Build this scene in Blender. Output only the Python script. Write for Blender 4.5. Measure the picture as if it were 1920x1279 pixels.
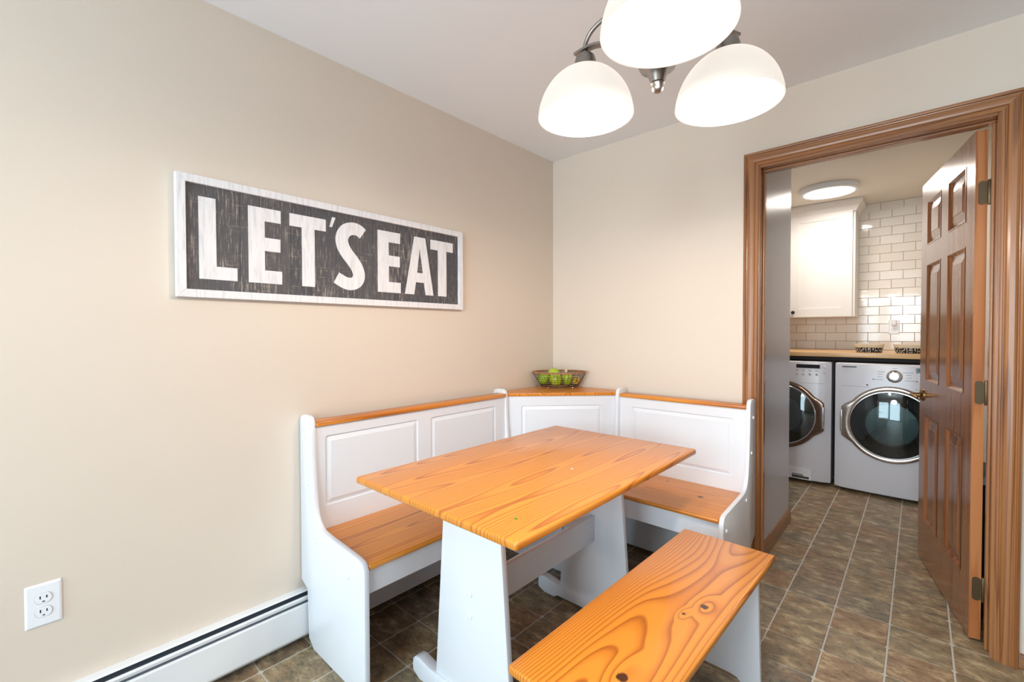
import bpy, bmesh, math, random
from mathutils import Vector, Matrix
random.seed(7)
S = bpy.context.scene
for o in list(bpy.data.objects):
    bpy.data.objects.remove(o)
COL = S.collection

# ------------------------------------------------------------------ camera, world, lights, exposure
cam = bpy.data.cameras.new('camera')
cam.sensor_width = 36.0
cam.lens = 847.135 / 1920 * 36
cam.shift_x = -0.0001
cam.shift_y = -0.0006
cam.clip_start = 0.05
camo = bpy.data.objects.new('camera', cam)
COL.objects.link(camo)
RR = ((0.742643, 0.669684, -0.002059), (0.010287, -0.014481, -0.999842), (-0.669609, 0.742505, -0.017643))
camo.matrix_world = Matrix(((RR[0][0], -RR[1][0], -RR[2][0], 1.85453),
                            (RR[0][1], -RR[1][1], -RR[2][1], -2.47390),
                            (RR[0][2], -RR[1][2], -RR[2][2], 1.24),
                            (0, 0, 0, 1)))
S.camera = camo
S.view_settings.view_transform = 'Standard'
S.view_settings.look = 'None'
S.view_settings.gamma = 1
S.view_settings.use_curve_mapping = False
S.view_settings.exposure = 0.72

W = bpy.data.worlds.new('world')
S.world = W
W.use_nodes = True
W.node_tree.nodes['Background'].inputs[0].default_value = (0.80, 0.90, 1.0, 1)
W.node_tree.nodes['Background'].inputs[1].default_value = 1.0


def area(name, loc, rot, sx, sy, power, color):
    l = bpy.data.lights.new(name, 'AREA')
    l.shape = 'RECTANGLE'; l.size = sx; l.size_y = sy
    l.energy = power; l.color = color
    o = bpy.data.objects.new(name, l)
    o.location = loc; o.rotation_euler = rot
    COL.objects.link(o)
    return o


def point(name, loc, r, power, color):
    l = bpy.data.lights.new(name, 'POINT')
    l.shadow_soft_size = r; l.energy = power; l.color = color
    o = bpy.data.objects.new(name, l)
    o.location = loc
    COL.objects.link(o)
    return o


# daylight through the glass door and the window behind the camera
area('daylight', (1.3, -5.06, 1.1), (math.radians(90), 0, 0), 2.3, 2.0, 88, (0.66, 0.88, 1.0))
area('daylight.001', (3.25, -5.06, 1.5), (math.radians(90), 0, 0), 1.1, 1.1, 16, (0.80, 0.92, 1.0))
point('added_fill_light', (1.7, -3.7, 1.8), 0.2, 30, (0.90, 0.96, 1.0))  # added fill lamp without a fixture, brightens ceiling and walls from behind the camera
LAMP_W = 11.5
LAMP_C = (1.0, 0.88, 0.77)
LAUNDRY_W = 6.6

# ------------------------------------------------------------------ helpers


def lin(r, g, b):
    f = lambda c: (c / 255 / 12.92) if c / 255 <= 0.04045 else ((c / 255 + 0.055) / 1.055) ** 2.4
    return (f(r), f(g), f(b), 1)


def base_mat(name, rough=0.5, metal=0.0, color=None, coat=0.0, spec=0.5):
    m = bpy.data.materials.new(name)
    m.use_nodes = True
    b = m.node_tree.nodes['Principled BSDF']
    b.inputs['Roughness'].default_value = rough
    b.inputs['Metallic'].default_value = metal
    b.inputs['Coat Weight'].default_value = coat
    b.inputs['Specular IOR Level'].default_value = spec
    if color:
        b.inputs['Base Color'].default_value = color
    return m, m.node_tree, b


def N(nt, t, **kw):
    n = nt.nodes.new(t)
    for k, v in kw.items():
        if k.startswith('i_'):
            n.inputs[k[2:].replace('_', ' ')].default_value = v
        else:
            setattr(n, k, v)
    return n


def math_node(nt, op, a, b=None):
    n = nt.nodes.new('ShaderNodeMath'); n.operation = op
    for i, v in enumerate((a, b)):
        if v is None: continue
        if isinstance(v, (int, float)): n.inputs[i].default_value = v
        else: nt.links.new(v, n.inputs[i])
    return n.outputs[0]


def mapped(nt, scale, loc=(0, 0, 0), coord='Object'):
    tc = N(nt, 'ShaderNodeTexCoord'); mp = N(nt, 'ShaderNodeMapping')
    mp.inputs['Scale'].default_value = scale
    mp.inputs['Location'].default_value = loc
    nt.links.new(tc.outputs[coord], mp.inputs[0])
    return mp.outputs[0]


def noise(nt, vec, scale, detail=2.0, rough=0.5, out='Fac'):
    n = N(nt, 'ShaderNodeTexNoise')
    n.inputs['Scale'].default_value = scale
    n.inputs['Detail'].default_value = detail
    n.inputs['Roughness'].default_value = rough
    if vec is not None: nt.links.new(vec, n.inputs['Vector'])
    return n.outputs[out]


def ramp(nt, fac, stops, interp='LINEAR'):
    r = N(nt, 'ShaderNodeValToRGB')
    r.color_ramp.interpolation = interp
    e = r.color_ramp.elements
    while len(e) < len(stops): e.new(0.5)
    for i, (p, c) in enumerate(stops):
        e[i].position = p; e[i].color = c if len(c) == 4 else (*c, 1)
    nt.links.new(fac, r.inputs[0])
    return r.outputs[0]


def mixc(nt, fac, a, b, mode='MIX'):
    n = N(nt, 'ShaderNodeMix', data_type='RGBA', blend_type=mode)
    for i, v in ((0, fac), (6, a), (7, b)):
        if isinstance(v, (int, float, tuple)): n.inputs[i].default_value = v
        else: nt.links.new(v, n.inputs[i])
    return n.outputs[2]


def bump(nt, b, h, strength=0.2, dist=0.002):
    n = N(nt, 'ShaderNodeBump')
    n.inputs['Strength'].default_value = strength
    n.inputs['Distance'].default_value = dist
    nt.links.new(h, n.inputs['Height'])
    nt.links.new(n.outputs[0], b.inputs['Normal'])


def paint(name, col, rough=0.5, grain=60, bstr=0.08, var=0.04, spec=0.4):
    m, nt, b = base_mat(name, rough, spec=spec)
    v = mapped(nt, (1, 1, 1))
    n1 = noise(nt, v, 2.0, 3)
    c2 = tuple(min(1, c * (1 - var)) for c in col[:3]) + (1,)
    nt.links.new(mixc(nt, n1, col, c2), b.inputs['Base Color'])
    bump(nt, b, noise(nt, v, grain, 3), bstr, 0.002)
    return m


def wood(name, light, mid, dark, axis=1, K=10.0, across=5.5, along=0.55, knots=(), rough=0.3, coat=0.3, seed=0.0, fibre=0.25, per_object=False, line=0.9, boards=0.0, G=0.0, cut=0, centre=0.0):
    """Board wood: contours of a noise stretched along the grain axis give the growth rings; each knot (x, y, z, r) bends the rings round it."""
    m, nt, b = base_mat(name, rough, coat=coat)
    b.inputs['Coat Roughness'].default_value = 0.18
    sc = [across] * 3; sc[axis] = along
    tc = N(nt, 'ShaderNodeTexCoord')
    co = tc.outputs['Object']
    if per_object:
        oi = N(nt, 'ShaderNodeObjectInfo')
        va = N(nt, 'ShaderNodeVectorMath', operation='ADD')
        nt.links.new(co, va.inputs[0])
        k = math_node(nt, 'MULTIPLY', oi.outputs['Random'], 40.0)
        nt.links.new(k, va.inputs[1])
        co = va.outputs[0]
    mp = N(nt, 'ShaderNodeMapping'); mp.inputs['Scale'].default_value = sc
    mp.inputs['Location'].default_value = (seed, seed * 1.7, seed * 0.6)
    xl = None
    if G:
        sp = N(nt, 'ShaderNodeSeparateXYZ'); nt.links.new(co, sp.inputs[0])
        xl = math_node(nt, 'SUBTRACT', sp.outputs[cut], centre)
        if boards:
            q = math_node(nt, 'DIVIDE', xl, boards)
            idx = math_node(nt, 'FLOOR', q)
            xl = math_node(nt, 'MULTIPLY', math_node(nt, 'SUBTRACT', math_node(nt, 'FRACT', q), 0.5), boards)
            jit = math_node(nt, 'MULTIPLY', math_node(nt, 'SINE', math_node(nt, 'MULTIPLY', idx, 12.9)), boards * 0.35)
            xl = math_node(nt, 'ADD', xl, jit)
            cb = N(nt, 'ShaderNodeCombineXYZ')
            sh = math_node(nt, 'MULTIPLY', idx, 3.71)
            for i in range(3): nt.links.new(sh, cb.inputs[i])
            va = N(nt, 'ShaderNodeVectorMath', operation='ADD')
            nt.links.new(co, va.inputs[0]); nt.links.new(cb.outputs[0], va.inputs[1])
            co = va.outputs[0]
    nt.links.new(co, mp.inputs[0])
    n = noise(nt, mp.outputs[0], 1.0, 1.6, 0.42)
    val = math_node(nt, 'MULTIPLY', n, K)
    if G:
        val = math_node(nt, 'ADD', val, math_node(nt, 'MULTIPLY', math_node(nt, 'MULTIPLY', xl, xl), G))
    kdark = None
    for (kx, ky, kz, kr) in knots:
        sub = N(nt, 'ShaderNodeVectorMath', operation='SUBTRACT')
        nt.links.new(tc.outputs['Object'], sub.inputs[0]); sub.inputs[1].default_value = (kx, ky, kz)
        scl = N(nt, 'ShaderNodeVectorMath', operation='MULTIPLY')
        s3 = [1 / (kr * 4.0)] * 3; s3[axis] = 1 / (kr * 9.0)
        nt.links.new(sub.outputs[0], scl.inputs[0]); scl.inputs[1].default_value = s3
        ln = N(nt, 'ShaderNodeVectorMath', operation='LENGTH'); nt.links.new(scl.outputs[0], ln.inputs[0])
        mr = N(nt, 'ShaderNodeMapRange', interpolation_type='SMOOTHSTEP')
        mr.inputs[1].default_value = 0; mr.inputs[2].default_value = 1; mr.inputs[3].default_value = 1.5; mr.inputs[4].default_value = 0
        nt.links.new(ln.outputs['Value'], mr.inputs[0])
        val = math_node(nt, 'ADD', val, mr.outputs[0])
        l2 = N(nt, 'ShaderNodeVectorMath', operation='LENGTH')
        nt.links.new(sub.outputs[0], l2.inputs[0])
        wob = math_node(nt, 'ADD', l2.outputs['Value'], math_node(nt, 'MULTIPLY', noise(nt, tc.outputs['Object'], 90.0, 2), kr * 0.7))
        mk = N(nt, 'ShaderNodeMapRange', interpolation_type='SMOOTHSTEP')
        mk.inputs[1].default_value = kr * 1.05; mk.inputs[2].default_value = kr * 1.45; mk.inputs[3].default_value = 1; mk.inputs[4].default_value = 0
        nt.links.new(wob, mk.inputs[0])
        kdark = mk.outputs[0] if kdark is None else math_node(nt, 'MAXIMUM', kdark, mk.outputs[0])
    fr = math_node(nt, 'FRACT', val)
    c = ramp(nt, fr, [(0.0, light), (0.45, light), (0.72, mid), (line, dark), (0.97, mid), (1.0, light)])
    sf = [260.0] * 3; sf[axis] = 6.0
    mf = N(nt, 'ShaderNodeMapping'); mf.inputs['Scale'].default_value = sf
    nt.links.new(co, mf.inputs[0])
    fb = noise(nt, mf.outputs[0], 1.0, 2)
    c = mixc(nt, math_node(nt, 'MULTIPLY', fb, fibre), c, mid, 'MIX')
    big = noise(nt, mp.outputs[0], 0.6, 1)
    c = mixc(nt, math_node(nt, 'MULTIPLY', big, 0.45), c, mid)
    if kdark is not None:
        c = mixc(nt, kdark, c, tuple(x * 0.22 for x in dark[:3]) + (1,))
    nt.links.new(c, b.inputs['Base Color'])
    bump(nt, b, fr, 0.06, 0.001)
    return m


def add_box(bm, x0, y0, z0, x1, y1, z1, bev=0.0, seg=2):
    r = bmesh.ops.create_cube(bm, size=1.0)
    vs = r['verts']
    for v in vs:
        v.co = Vector(((x0 + x1) / 2 + v.co.x * (x1 - x0), (y0 + y1) / 2 + v.co.y * (y1 - y0), (z0 + z1) / 2 + v.co.z * (z1 - z0)))
    if bev > 0:
        es = list({e for v in vs for e in v.link_edges})
        bmesh.ops.bevel(bm, geom=es, offset=bev, segments=seg, profile=0.5, affect='EDGES')
    return bm


def box(*a, **k):
    return add_box(bmesh.new(), *a, **k)


def add_prism(bm, pts, axis, a, b, bev=0.0, seg=2, holes=()):
    """Polygon pts (2-D) extruded along axis from a to b. axis x: pts=(y,z); y: (x,z); z: (x,y)."""
    def P(p, t):
        return {0: (t, p[0], p[1]), 1: (p[0], t, p[1]), 2: (p[0], p[1], t)}[axis]
    tmp = bmesh.new()
    loops = [pts] + list(holes)
    for t in (a, b):
        edges = []
        for lp in loops:
            vs = [tmp.verts.new(P(p, t)) for p in lp]
            edges += [tmp.edges.new((vs[i], vs[(i + 1) % len(vs)])) for i in range(len(vs))]
        if holes:
            bmesh.ops.triangle_fill(tmp, use_beauty=True, use_dissolve=False, edges=edges)
        else:
            tmp.faces.new([e.verts[0] for e in edges])
    tmp.verts.ensure_lookup_table()
    n = sum(len(l) for l in loops); k = 0
    sides = []
    for lp in loops:
        m = len(lp)
        for i in range(m):
            j = (i + 1) % m
            sides.append(tmp.faces.new((tmp.verts[k + i], tmp.verts[k + j], tmp.verts[n + k + j], tmp.verts[n + k + i])))
        k += m
    bmesh.ops.recalc_face_normals(tmp, faces=tmp.faces)
    if bev > 0:
        es = [e for e in tmp.edges if len(e.link_faces) == 2 and e.calc_face_angle(0) > 0.9 and
              abs(P((0, 0), 1)[axis] * (e.verts[0].co[axis] - e.verts[1].co[axis])) < 1e-6]
        bmesh.ops.bevel(tmp, geom=es, offset=bev, segments=seg, profile=0.5, affect='EDGES')
    me = bpy.data.meshes.new('tmp'); tmp.to_mesh(me); tmp.free()
    bm.from_mesh(me); bpy.data.meshes.remove(me)
    return bm


def prism(*a, **k):
    return add_prism(bmesh.new(), *a, **k)


def add_lathe(bm, prof, c=(0, 0, 0), seg=32, axis=2):
    rings = []
    for r, z in prof:
        if r < 1e-6:
            rings.append([bm.verts.new((0, 0, z))])
        else:
            rings.append([bm.verts.new((r * math.cos(2 * math.pi * i / seg), r * math.sin(2 * math.pi * i / seg), z)) for i in range(seg)])
    fs = []
    for A, B in zip(rings, rings[1:]):
        for i in range(seg):
            j = (i + 1) % seg
            q = [A[i % len(A)], A[j % len(A)], B[j % len(B)], B[i % len(B)]]
            q = list(dict.fromkeys(q))
            if len(q) > 2: fs.append(bm.faces.new(q))
    for rg in rings:
        for v in rg:
            x, y, z = v.co
            if axis == 1: v.co = Vector((x, -z, y))      # profile height runs toward -y
            elif axis == 0: v.co = Vector((z, x, y))
            v.co += Vector(c)
    bmesh.ops.recalc_face_normals(bm, faces=fs)
    return bm


def lathe(*a, **k):
    return add_lathe(bmesh.new(), *a, **k)


def add_tube(bm, pts, r, seg=10, closed=False, flat=None):
    """Tube along pts; flat=(w, h) sweeps a rectangle instead."""
    pts = [Vector(p) for p in pts]
    n = len(pts); rings = []
    up = Vector((0, 0, 1))
    for i, p in enumerate(pts):
        if closed: t = pts[(i + 1) % n] - pts[i - 1]
        else: t = pts[min(i + 1, n - 1)] - pts[max(i - 1, 0)]
        t.normalize()
        if i == 0:
            u = up if abs(t.dot(up)) < 0.97 else Vector((1, 0, 0.01))
        else:
            u = w
        s = t.cross(u).normalized(); w = s.cross(t).normalized()
        if flat:
            offs = [(-flat[0] / 2, -flat[1] / 2), (flat[0] / 2, -flat[1] / 2), (flat[0] / 2, flat[1] / 2), (-flat[0] / 2, flat[1] / 2)]
        else:
            rr = r[i] if isinstance(r, (list, tuple)) else r
            offs = [(rr * math.cos(2 * math.pi * k / seg), rr * math.sin(2 * math.pi * k / seg)) for k in range(seg)]
        rings.append([bm.verts.new(p + s * a + w * b) for a, b in offs])
    m = len(rings[0])
    for i in range(n if closed else n - 1):
        A, B = rings[i], rings[(i + 1) % n]
        for k in range(m):
            bm.faces.new((A[k], A[(k + 1) % m], B[(k + 1) % m], B[k]))
    if not closed:
        bm.faces.new(rings[0][::-1]); bm.faces.new(rings[-1])
    return bm


def tube(*a, **k):
    return add_tube(bmesh.new(), *a, **k)


def rrect(x0, z0, x1, z1, r, n=4):
    out = []
    for cx, cz, a0 in ((x1 - r, z1 - r, 0), (x0 + r, z1 - r, 90), (x0 + r, z0 + r, 180), (x1 - r, z0 + r, 270)):
        for i in range(n + 1):
            a = math.radians(a0 + 90 * i / n)
            out.append((cx + r * math.cos(a), cz + r * math.sin(a)))
    return out


def loft(bm, loops, cap_last=True):
    rs = [[bm.verts.new(p) for p in lp] for lp in loops]
    fs = []
    for A, B in zip(rs, rs[1:]):
        n = len(A)
        for i in range(n):
            fs.append(bm.faces.new((A[i], A[(i + 1) % n], B[(i + 1) % n], B[i])))
    if cap_last: fs.append(bm.faces.new(rs[-1]))
    return fs


def link(name, bm, mat, parent=None, smooth=False, local=False):
    """Link bm as ONE mesh object; under a parent its coordinates become the parent's own (the parent stands at its base)."""
    me = bpy.data.meshes.new(name)
    if parent is not None and not local:
        bmesh.ops.translate(bm, verts=bm.verts, vec=-Vector(parent['at']))
    bmesh.ops.recalc_face_normals(bm, faces=bm.faces)
    if smooth:
        for f in bm.faces: f.smooth = True
        for e in bm.edges:
            if len(e.link_faces) == 2 and e.calc_face_angle(0) > 0.7: e.smooth = False
    bm.to_mesh(me); bm.free()
    for mm in (mat if isinstance(mat, (list, tuple)) else [mat]): me.materials.append(mm)
    o = bpy.data.objects.new(name, me)
    COL.objects.link(o)
    if parent is not None:
        o.parent = parent
        o['at'] = list(parent['at'])
    else:
        o['at'] = [0.0, 0.0, 0.0]
    return o


def thing(name, label, cat, loc, rz=0.0, group=None):
    o = bpy.data.objects.new(name, None)
    o.empty_display_size = 0.1
    o.location = loc; o.rotation_euler = (0, 0, rz)
    o['label'] = label; o['category'] = cat
    if group: o['group'] = group
    o['at'] = list(loc)
    COL.objects.link(o)
    return o


def tag(o, label, cat, group=None):
    o['label'] = label; o['category'] = cat
    if group: o['group'] = group
    return o


def struct(name, bm, mat, parent=None, smooth=False, label=None, cat=None):
    o = link(name, bm, mat, parent, smooth)
    if parent is None:
        o['kind'] = 'structure'
        if label: o['label'] = label
        if cat: o['category'] = cat
    return o


def catmull(pts, n=8):
    out = []
    for i in range(len(pts) - 1):
        p0, p1, p2, p3 = (Vector(pts[max(i - 1, 0)]), Vector(pts[i]), Vector(pts[i + 1]), Vector(pts[min(i + 2, len(pts) - 1)]))
        for k in range(n):
            t = k / n
            out.append(0.5 * ((2 * p1) + (p2 - p0) * t + (2 * p0 - 5 * p1 + 4 * p2 - p3) * t * t + (3 * p1 - p0 - 3 * p2 + p3) * t ** 3))
    out.append(Vector(pts[-1]))
    return out


# ------------------------------------------------------------------ materials
M = {}
M['beige'] = paint('beige wall paint', lin(225, 211, 196), 0.55, 240, 0.05, 0.03)
M['taupe'] = paint('taupe bounce dimming paint', lin(120, 108, 98), 0.55, 240, 0.05, 0.03)  # for the unseen right wall, made dark to weaken the light bounced off it
M['ceiling'] = paint('flat white ceiling paint', lin(246, 249, 253), 0.8, 180, 0.05, 0.02)
M['greywall'] = paint('grey satin paint', lin(220, 228, 244), 0.3, 35, 0.22, 0.05)
M['cream'] = paint('warm white laundry paint', lin(232, 226, 216), 0.6, 140, 0.05, 0.02)
M['cabinet'] = paint('cabinet white', lin(236, 233, 230), 0.4, 90, 0.02, 0.02)
M['white'] = paint('white semi gloss paint', lin(234, 237, 243), 0.32, 90, 0.03, 0.02)
M['heater'] = paint('white enamel', lin(232, 234, 236), 0.35, 70, 0.03, 0.03)
M['heatdark'] = base_mat('grey heater inside', 0.6, 0.2, lin(104, 112, 122))[0]
M['plastic'] = base_mat('white plastic', 0.3, 0, lin(240, 242, 246))[0]
M['black'] = base_mat('dark slot', 0.6, 0, lin(28, 28, 30))[0]
M['dark'] = base_mat('dark plastic', 0.35, 0, lin(34, 33, 34))[0]
M['enamel'] = paint('white appliance enamel', lin(226, 226, 234), 0.22, 30, 0.0, 0.01, 0.5)
M['chrome'] = base_mat('chrome', 0.12, 1.0, lin(215, 215, 218))[0]
M['darkchrome'] = base_mat('tinted chrome', 0.16, 1.0, lin(120, 96, 80))[0]
M['softchrome'] = base_mat('soft chrome', 0.15, 1.0, lin(172, 158, 148))[0]
M['nickel'] = base_mat('brushed nickel', 0.36, 1.0, lin(150, 142, 136))[0]
M['brass'] = base_mat('aged brass', 0.3, 1.0, lin(150, 120, 76))[0]
M['bronze'] = base_mat('antique brass hinge', 0.42, 0.85, lin(112, 98, 76))[0]
M['wire'] = base_mat('brown wire', 0.45, 0.7, lin(78, 62, 52))[0]
M['copper'] = base_mat('polished copper ball', 0.25, 1.0, lin(214, 170, 150))[0]
M['grout'] = paint('grey grout', lin(204, 200, 192), 0.85, 200, 0.15, 0.06)
M['wallgrout'] = paint('pale wall grout', lin(196, 184, 168), 0.85, 200, 0.1, 0.04)
M['void'] = base_mat('black board', 0.8, 0, lin(24, 24, 26))[0]

PL, PM, PD = lin(230, 151, 54), lin(212, 127, 42), lin(150, 76, 24)
M['pine_table'] = wood('oiled pine table', PL, PM, PD, 1, 15.0, 4.6, 0.75, rough=0.34, coat=0.35, seed=3.1, boards=0.147, G=1100.0)
M['pine_stool'] = wood('oiled pine stool', PL, PM, PD, 1, 13.0, 4.0, 0.95, knots=((0.092, 0.037, 0.45, 0.012), (0.062, -0.036, 0.45, 0.006), (0.055, -0.362, 0.45, 0.015)), rough=0.34, coat=0.35, seed=8.4, G=330.0, centre=0.035)
M['pine_seat'] = wood('pine seat', PL, PM, PD, 1, 12.0, 5.0, 0.5, rough=0.36, coat=0.25, seed=1.3, boards=0.105, G=1500.0)
M['pine_seat_x'] = wood('pine seat running sideways', PL, PM, PD, 0, 16.0, 6.5, 0.4, knots=((0.19, -0.295, 0.458, 0.014), (-0.02, -0.18, 0.458, 0.007)), rough=0.36, coat=0.25, seed=5.3, boards=0.105, G=1500.0, cut=1)
M['pine_rail'] = wood('pine rail', PL, PM, PD, 1, 5.0, 6.0, 0.4, rough=0.36, coat=0.25, seed=2.3)
M['pine_rail_x'] = wood('pine rail running sideways', PL, PM, PD, 0, 5.0, 6.0, 0.4, rough=0.36, coat=0.25, seed=2.9)
OL, OM, OD = lin(172, 118, 72), lin(150, 97, 56), lin(98, 57, 31)
M['trim'] = wood('stained oak trim', OL, OM, OD, 2, 7.0, 14.0, 0.5, rough=0.26, coat=0.5, seed=4.0, fibre=0.6)
M['trim_x'] = wood('stained oak head trim', OL, OM, OD, 0, 7.0, 14.0, 0.5, rough=0.26, coat=0.5, seed=6.0, fibre=0.6)
M['trim_y'] = wood('stained oak baseboard', OL, OM, OD, 1, 7.0, 14.0, 0.5, rough=0.3, coat=0.4, seed=6.5, fibre=0.6)
DL, DM, DD = lin(168, 112, 74), lin(146, 92, 58), lin(98, 58, 36)
M['door'] = wood('varnished dark wood door', DL, DM, DD, 2, 6.0, 9.0, 0.4, rough=0.24, coat=0.4, seed=9.0, fibre=0.6, per_object=True)
M['door_edge'] = wood('door edge wood', lin(196, 134, 84), lin(180, 114, 66), lin(138, 80, 44), 2, 5.0, 12.0, 0.4, rough=0.35, coat=0.2, seed=1.0, fibre=0.6)
M['butcher'] = wood('pale wood worktop', lin(232, 190, 138), lin(214, 166, 110), lin(170, 116, 68), 0, 6.0, 8.0, 0.4, rough=0.35, coat=0.2, seed=7.0)


def tile_mat():
    m, nt, b = base_mat('slate floor tile', 0.42, spec=0.45)
    oi = N(nt, 'ShaderNodeObjectInfo')
    tc = N(nt, 'ShaderNodeTexCoord')
    off = N(nt, 'ShaderNodeVectorMath', operation='ADD')
    sc = N(nt, 'ShaderNodeVectorMath', operation='SCALE'); sc.inputs['Scale'].default_value = 3.0
    nt.links.new(oi.outputs['Location'], sc.inputs[0])
    nt.links.new(tc.outputs['Object'], off.inputs[0]); nt.links.new(sc.outputs[0], off.inputs[1])
    mp = N(nt, 'ShaderNodeMapping'); mp.inputs['Scale'].default_value = (11, 20, 8)
    mp.inputs['Rotation'].default_value = (0, 0, math.radians(-14))
    nt.links.new(off.outputs[0], mp.inputs[0])
    n1 = noise(nt, mp.outputs[0], 1.0, 6, 0.68)
    n2 = noise(nt, off.outputs[0], 9.0, 4, 0.6)
    n3 = noise(nt, mp.outputs[0], 4.0, 5, 0.75)
    c1 = ramp(nt, n1, [(0.34, lin(66, 56, 46)), (0.45, lin(124, 104, 80)), (0.54, lin(152, 130, 100)), (0.66, lin(206, 186, 150))])
    c2 = ramp(nt, oi.outputs['Random'], [(0.0, lin(116, 128, 122)), (0.25, lin(168, 158, 126)), (0.5, lin(172, 134, 100)), (0.75, lin(156, 144, 108)), (1.0, lin(134, 116, 98))])
    c = mixc(nt, 0.30, c1, c2)
    c = mixc(nt, ramp(nt, n2, [(0.52, (0, 0, 0, 1)), (0.72, (0.55, 0.55, 0.55, 1))]), c, lin(142, 98, 66))
    c = mixc(nt, ramp(nt, n3, [(0.30, (0.75, 0.75, 0.75, 1)), (0.44, (0, 0, 0, 1))]), c, lin(48, 42, 36))
    c = mixc(nt, ramp(nt, n3, [(0.60, (0, 0, 0, 1)), (0.74, (0.55, 0.55, 0.55, 1))]), c, lin(190, 172, 142))
    nt.links.new(c, b.inputs['Base Color'])
    bump(nt, b, n1, 0.5, 0.006)
    return m


M['tile'] = tile_mat()


def far_floor():
    m, nt, b = base_mat('slate tile floor', 0.45)
    v = mapped(nt, (1, 1, 1))
    br = N(nt, 'ShaderNodeTexBrick')
    br.offset = 0.0; br.inputs['Scale'].default_value = 1.0
    br.inputs['Brick Width'].default_value = 0.1885; br.inputs['Row Height'].default_value = 0.1885
    br.inputs['Mortar Size'].default_value = 0.003
    br.inputs['Color1'].default_value = lin(104, 88, 68); br.inputs['Color2'].default_value = lin(84, 80, 70); br.inputs['Mortar'].default_value = lin(170, 166, 158)
    nt.links.new(v, br.inputs['Vector'])
    nt.links.new(mixc(nt, math_node(nt, 'MULTIPLY', noise(nt, v, 14, 5), 0.5), br.outputs['Color'], lin(70, 58, 46)), b.inputs['Base Color'])
    return m


M['far_floor'] = far_floor()


def subway_mat():
    m, nt, b = base_mat('white glazed subway tile', 0.08, spec=0.6)
    oi = N(nt, 'ShaderNodeObjectInfo')
    nt.links.new(mixc(nt, oi.outputs['Random'], lin(240, 234, 226), lin(232, 224, 214)), b.inputs['Base Color'])
    v = mapped(nt, (1, 1, 1), coord='Object')
    bump(nt, b, noise(nt, v, 14, 1), 0.15, 0.004)
    return m


M['subway'] = subway_mat()


def sign_mat():
    m, nt, b = base_mat('worn charcoal planks', 0.7)
    oi = N(nt, 'ShaderNodeObjectInfo')
    v = mapped(nt, (1, 160, 14))
    vh = mapped(nt, (1, 10, 260))
    n1 = noise(nt, v, 1.0, 5, 0.72)
    n2 = noise(nt, vh, 1.0, 3, 0.6)
    n3 = noise(nt, mapped(nt, (1, 5, 3)), 1.0, 2)
    dk = mixc(nt, oi.outputs['Random'], lin(92, 90, 94), lin(112, 108, 108))
    dk = mixc(nt, n1, lin(58, 57, 62), dk)
    thr = math_node(nt, 'ADD', n1, math_node(nt, 'MULTIPLY', math_node(nt, 'SUBTRACT', n3, 0.5), 0.28))
    c = mixc(nt, ramp(nt, thr, [(0.55, (0, 0, 0, 1)), (0.66, (0.8, 0.8, 0.8, 1))]), dk, lin(168, 156, 146))
    thr2 = math_node(nt, 'ADD', n2, math_node(nt, 'MULTIPLY', math_node(nt, 'SUBTRACT', n3, 0.5), 0.2))
    c = mixc(nt, ramp(nt, thr2, [(0.64, (0, 0, 0, 1)), (0.70, (0.55, 0.55, 0.55, 1))]), c, lin(184, 158, 130))
    c = mixc(nt, ramp(nt, n2, [(0.26, (0.6, 0.6, 0.6, 1)), (0.32, (0, 0, 0, 1))]), c, lin(34, 33, 36))
    nt.links.new(c, b.inputs['Base Color'])
    bump(nt, b, n1, 0.35, 0.002)
    return m


M['signdark'] = sign_mat()


def whitewash(name):
    m, nt, b = base_mat(name, 0.6)
    n1 = noise(nt, mapped(nt, (1, 90, 8)), 1.0, 4, 0.7)
    c = ramp(nt, n1, [(0.28, lin(206, 204, 208)), (0.5, lin(232, 230, 232)), (0.8, lin(240, 238, 240))])
    n2 = noise(nt, mapped(nt, (1, 40, 14)), 1.0, 3)
    c = mixc(nt, ramp(nt, n2, [(0.70, (0, 0, 0, 1)), (0.78, (0.5, 0.5, 0.5, 1))]), c, lin(190, 176, 166))
    nt.links.new(c, b.inputs['Base Color'])
    return m


M['whitewash'] = whitewash('whitewashed wood')


def glow(name, col, strength, base=(0.9, 0.88, 0.85, 1)):
    m, nt, b = base_mat(name, 0.35, 0, base)
    b.inputs['Emission Color'].default_value = col
    b.inputs['Emission Strength'].default_value = strength
    return m


M['shade'] = glow('lit frosted glass', lin(255, 244, 232), 0.50, (0.13, 0.128, 0.124, 1))
M['bulb'] = glow('lit bulb', lin(255, 238, 212), 9.0)
M['disc'] = glow('lit diffuser', lin(255, 244, 230), 3.0)


def glass_mat():
    m = bpy.data.materials.new('smoked door glass'); m.use_nodes = True
    nt = m.node_tree
    for n in list(nt.nodes): nt.nodes.remove(n)
    out = N(nt, 'ShaderNodeOutputMaterial'); tr = N(nt, 'ShaderNodeBsdfTransparent'); gl = N(nt, 'ShaderNodeBsdfGlossy')
    tr.inputs[0].default_value = (0.42, 0.46, 0.46, 1); gl.inputs['Roughness'].default_value = 0.03
    gl.inputs[0].default_value = (0.9, 0.95, 0.95, 1)
    fr = N(nt, 'ShaderNodeFresnel'); fr.inputs['IOR'].default_value = 1.75
    mx = N(nt, 'ShaderNodeMixShader')
    nt.links.new(fr.outputs[0], mx.inputs[0]); nt.links.new(tr.outputs[0], mx.inputs[1]); nt.links.new(gl.outputs[0], mx.inputs[2])
    nt.links.new(mx.outputs[0], out.inputs[0])
    return m


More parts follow.
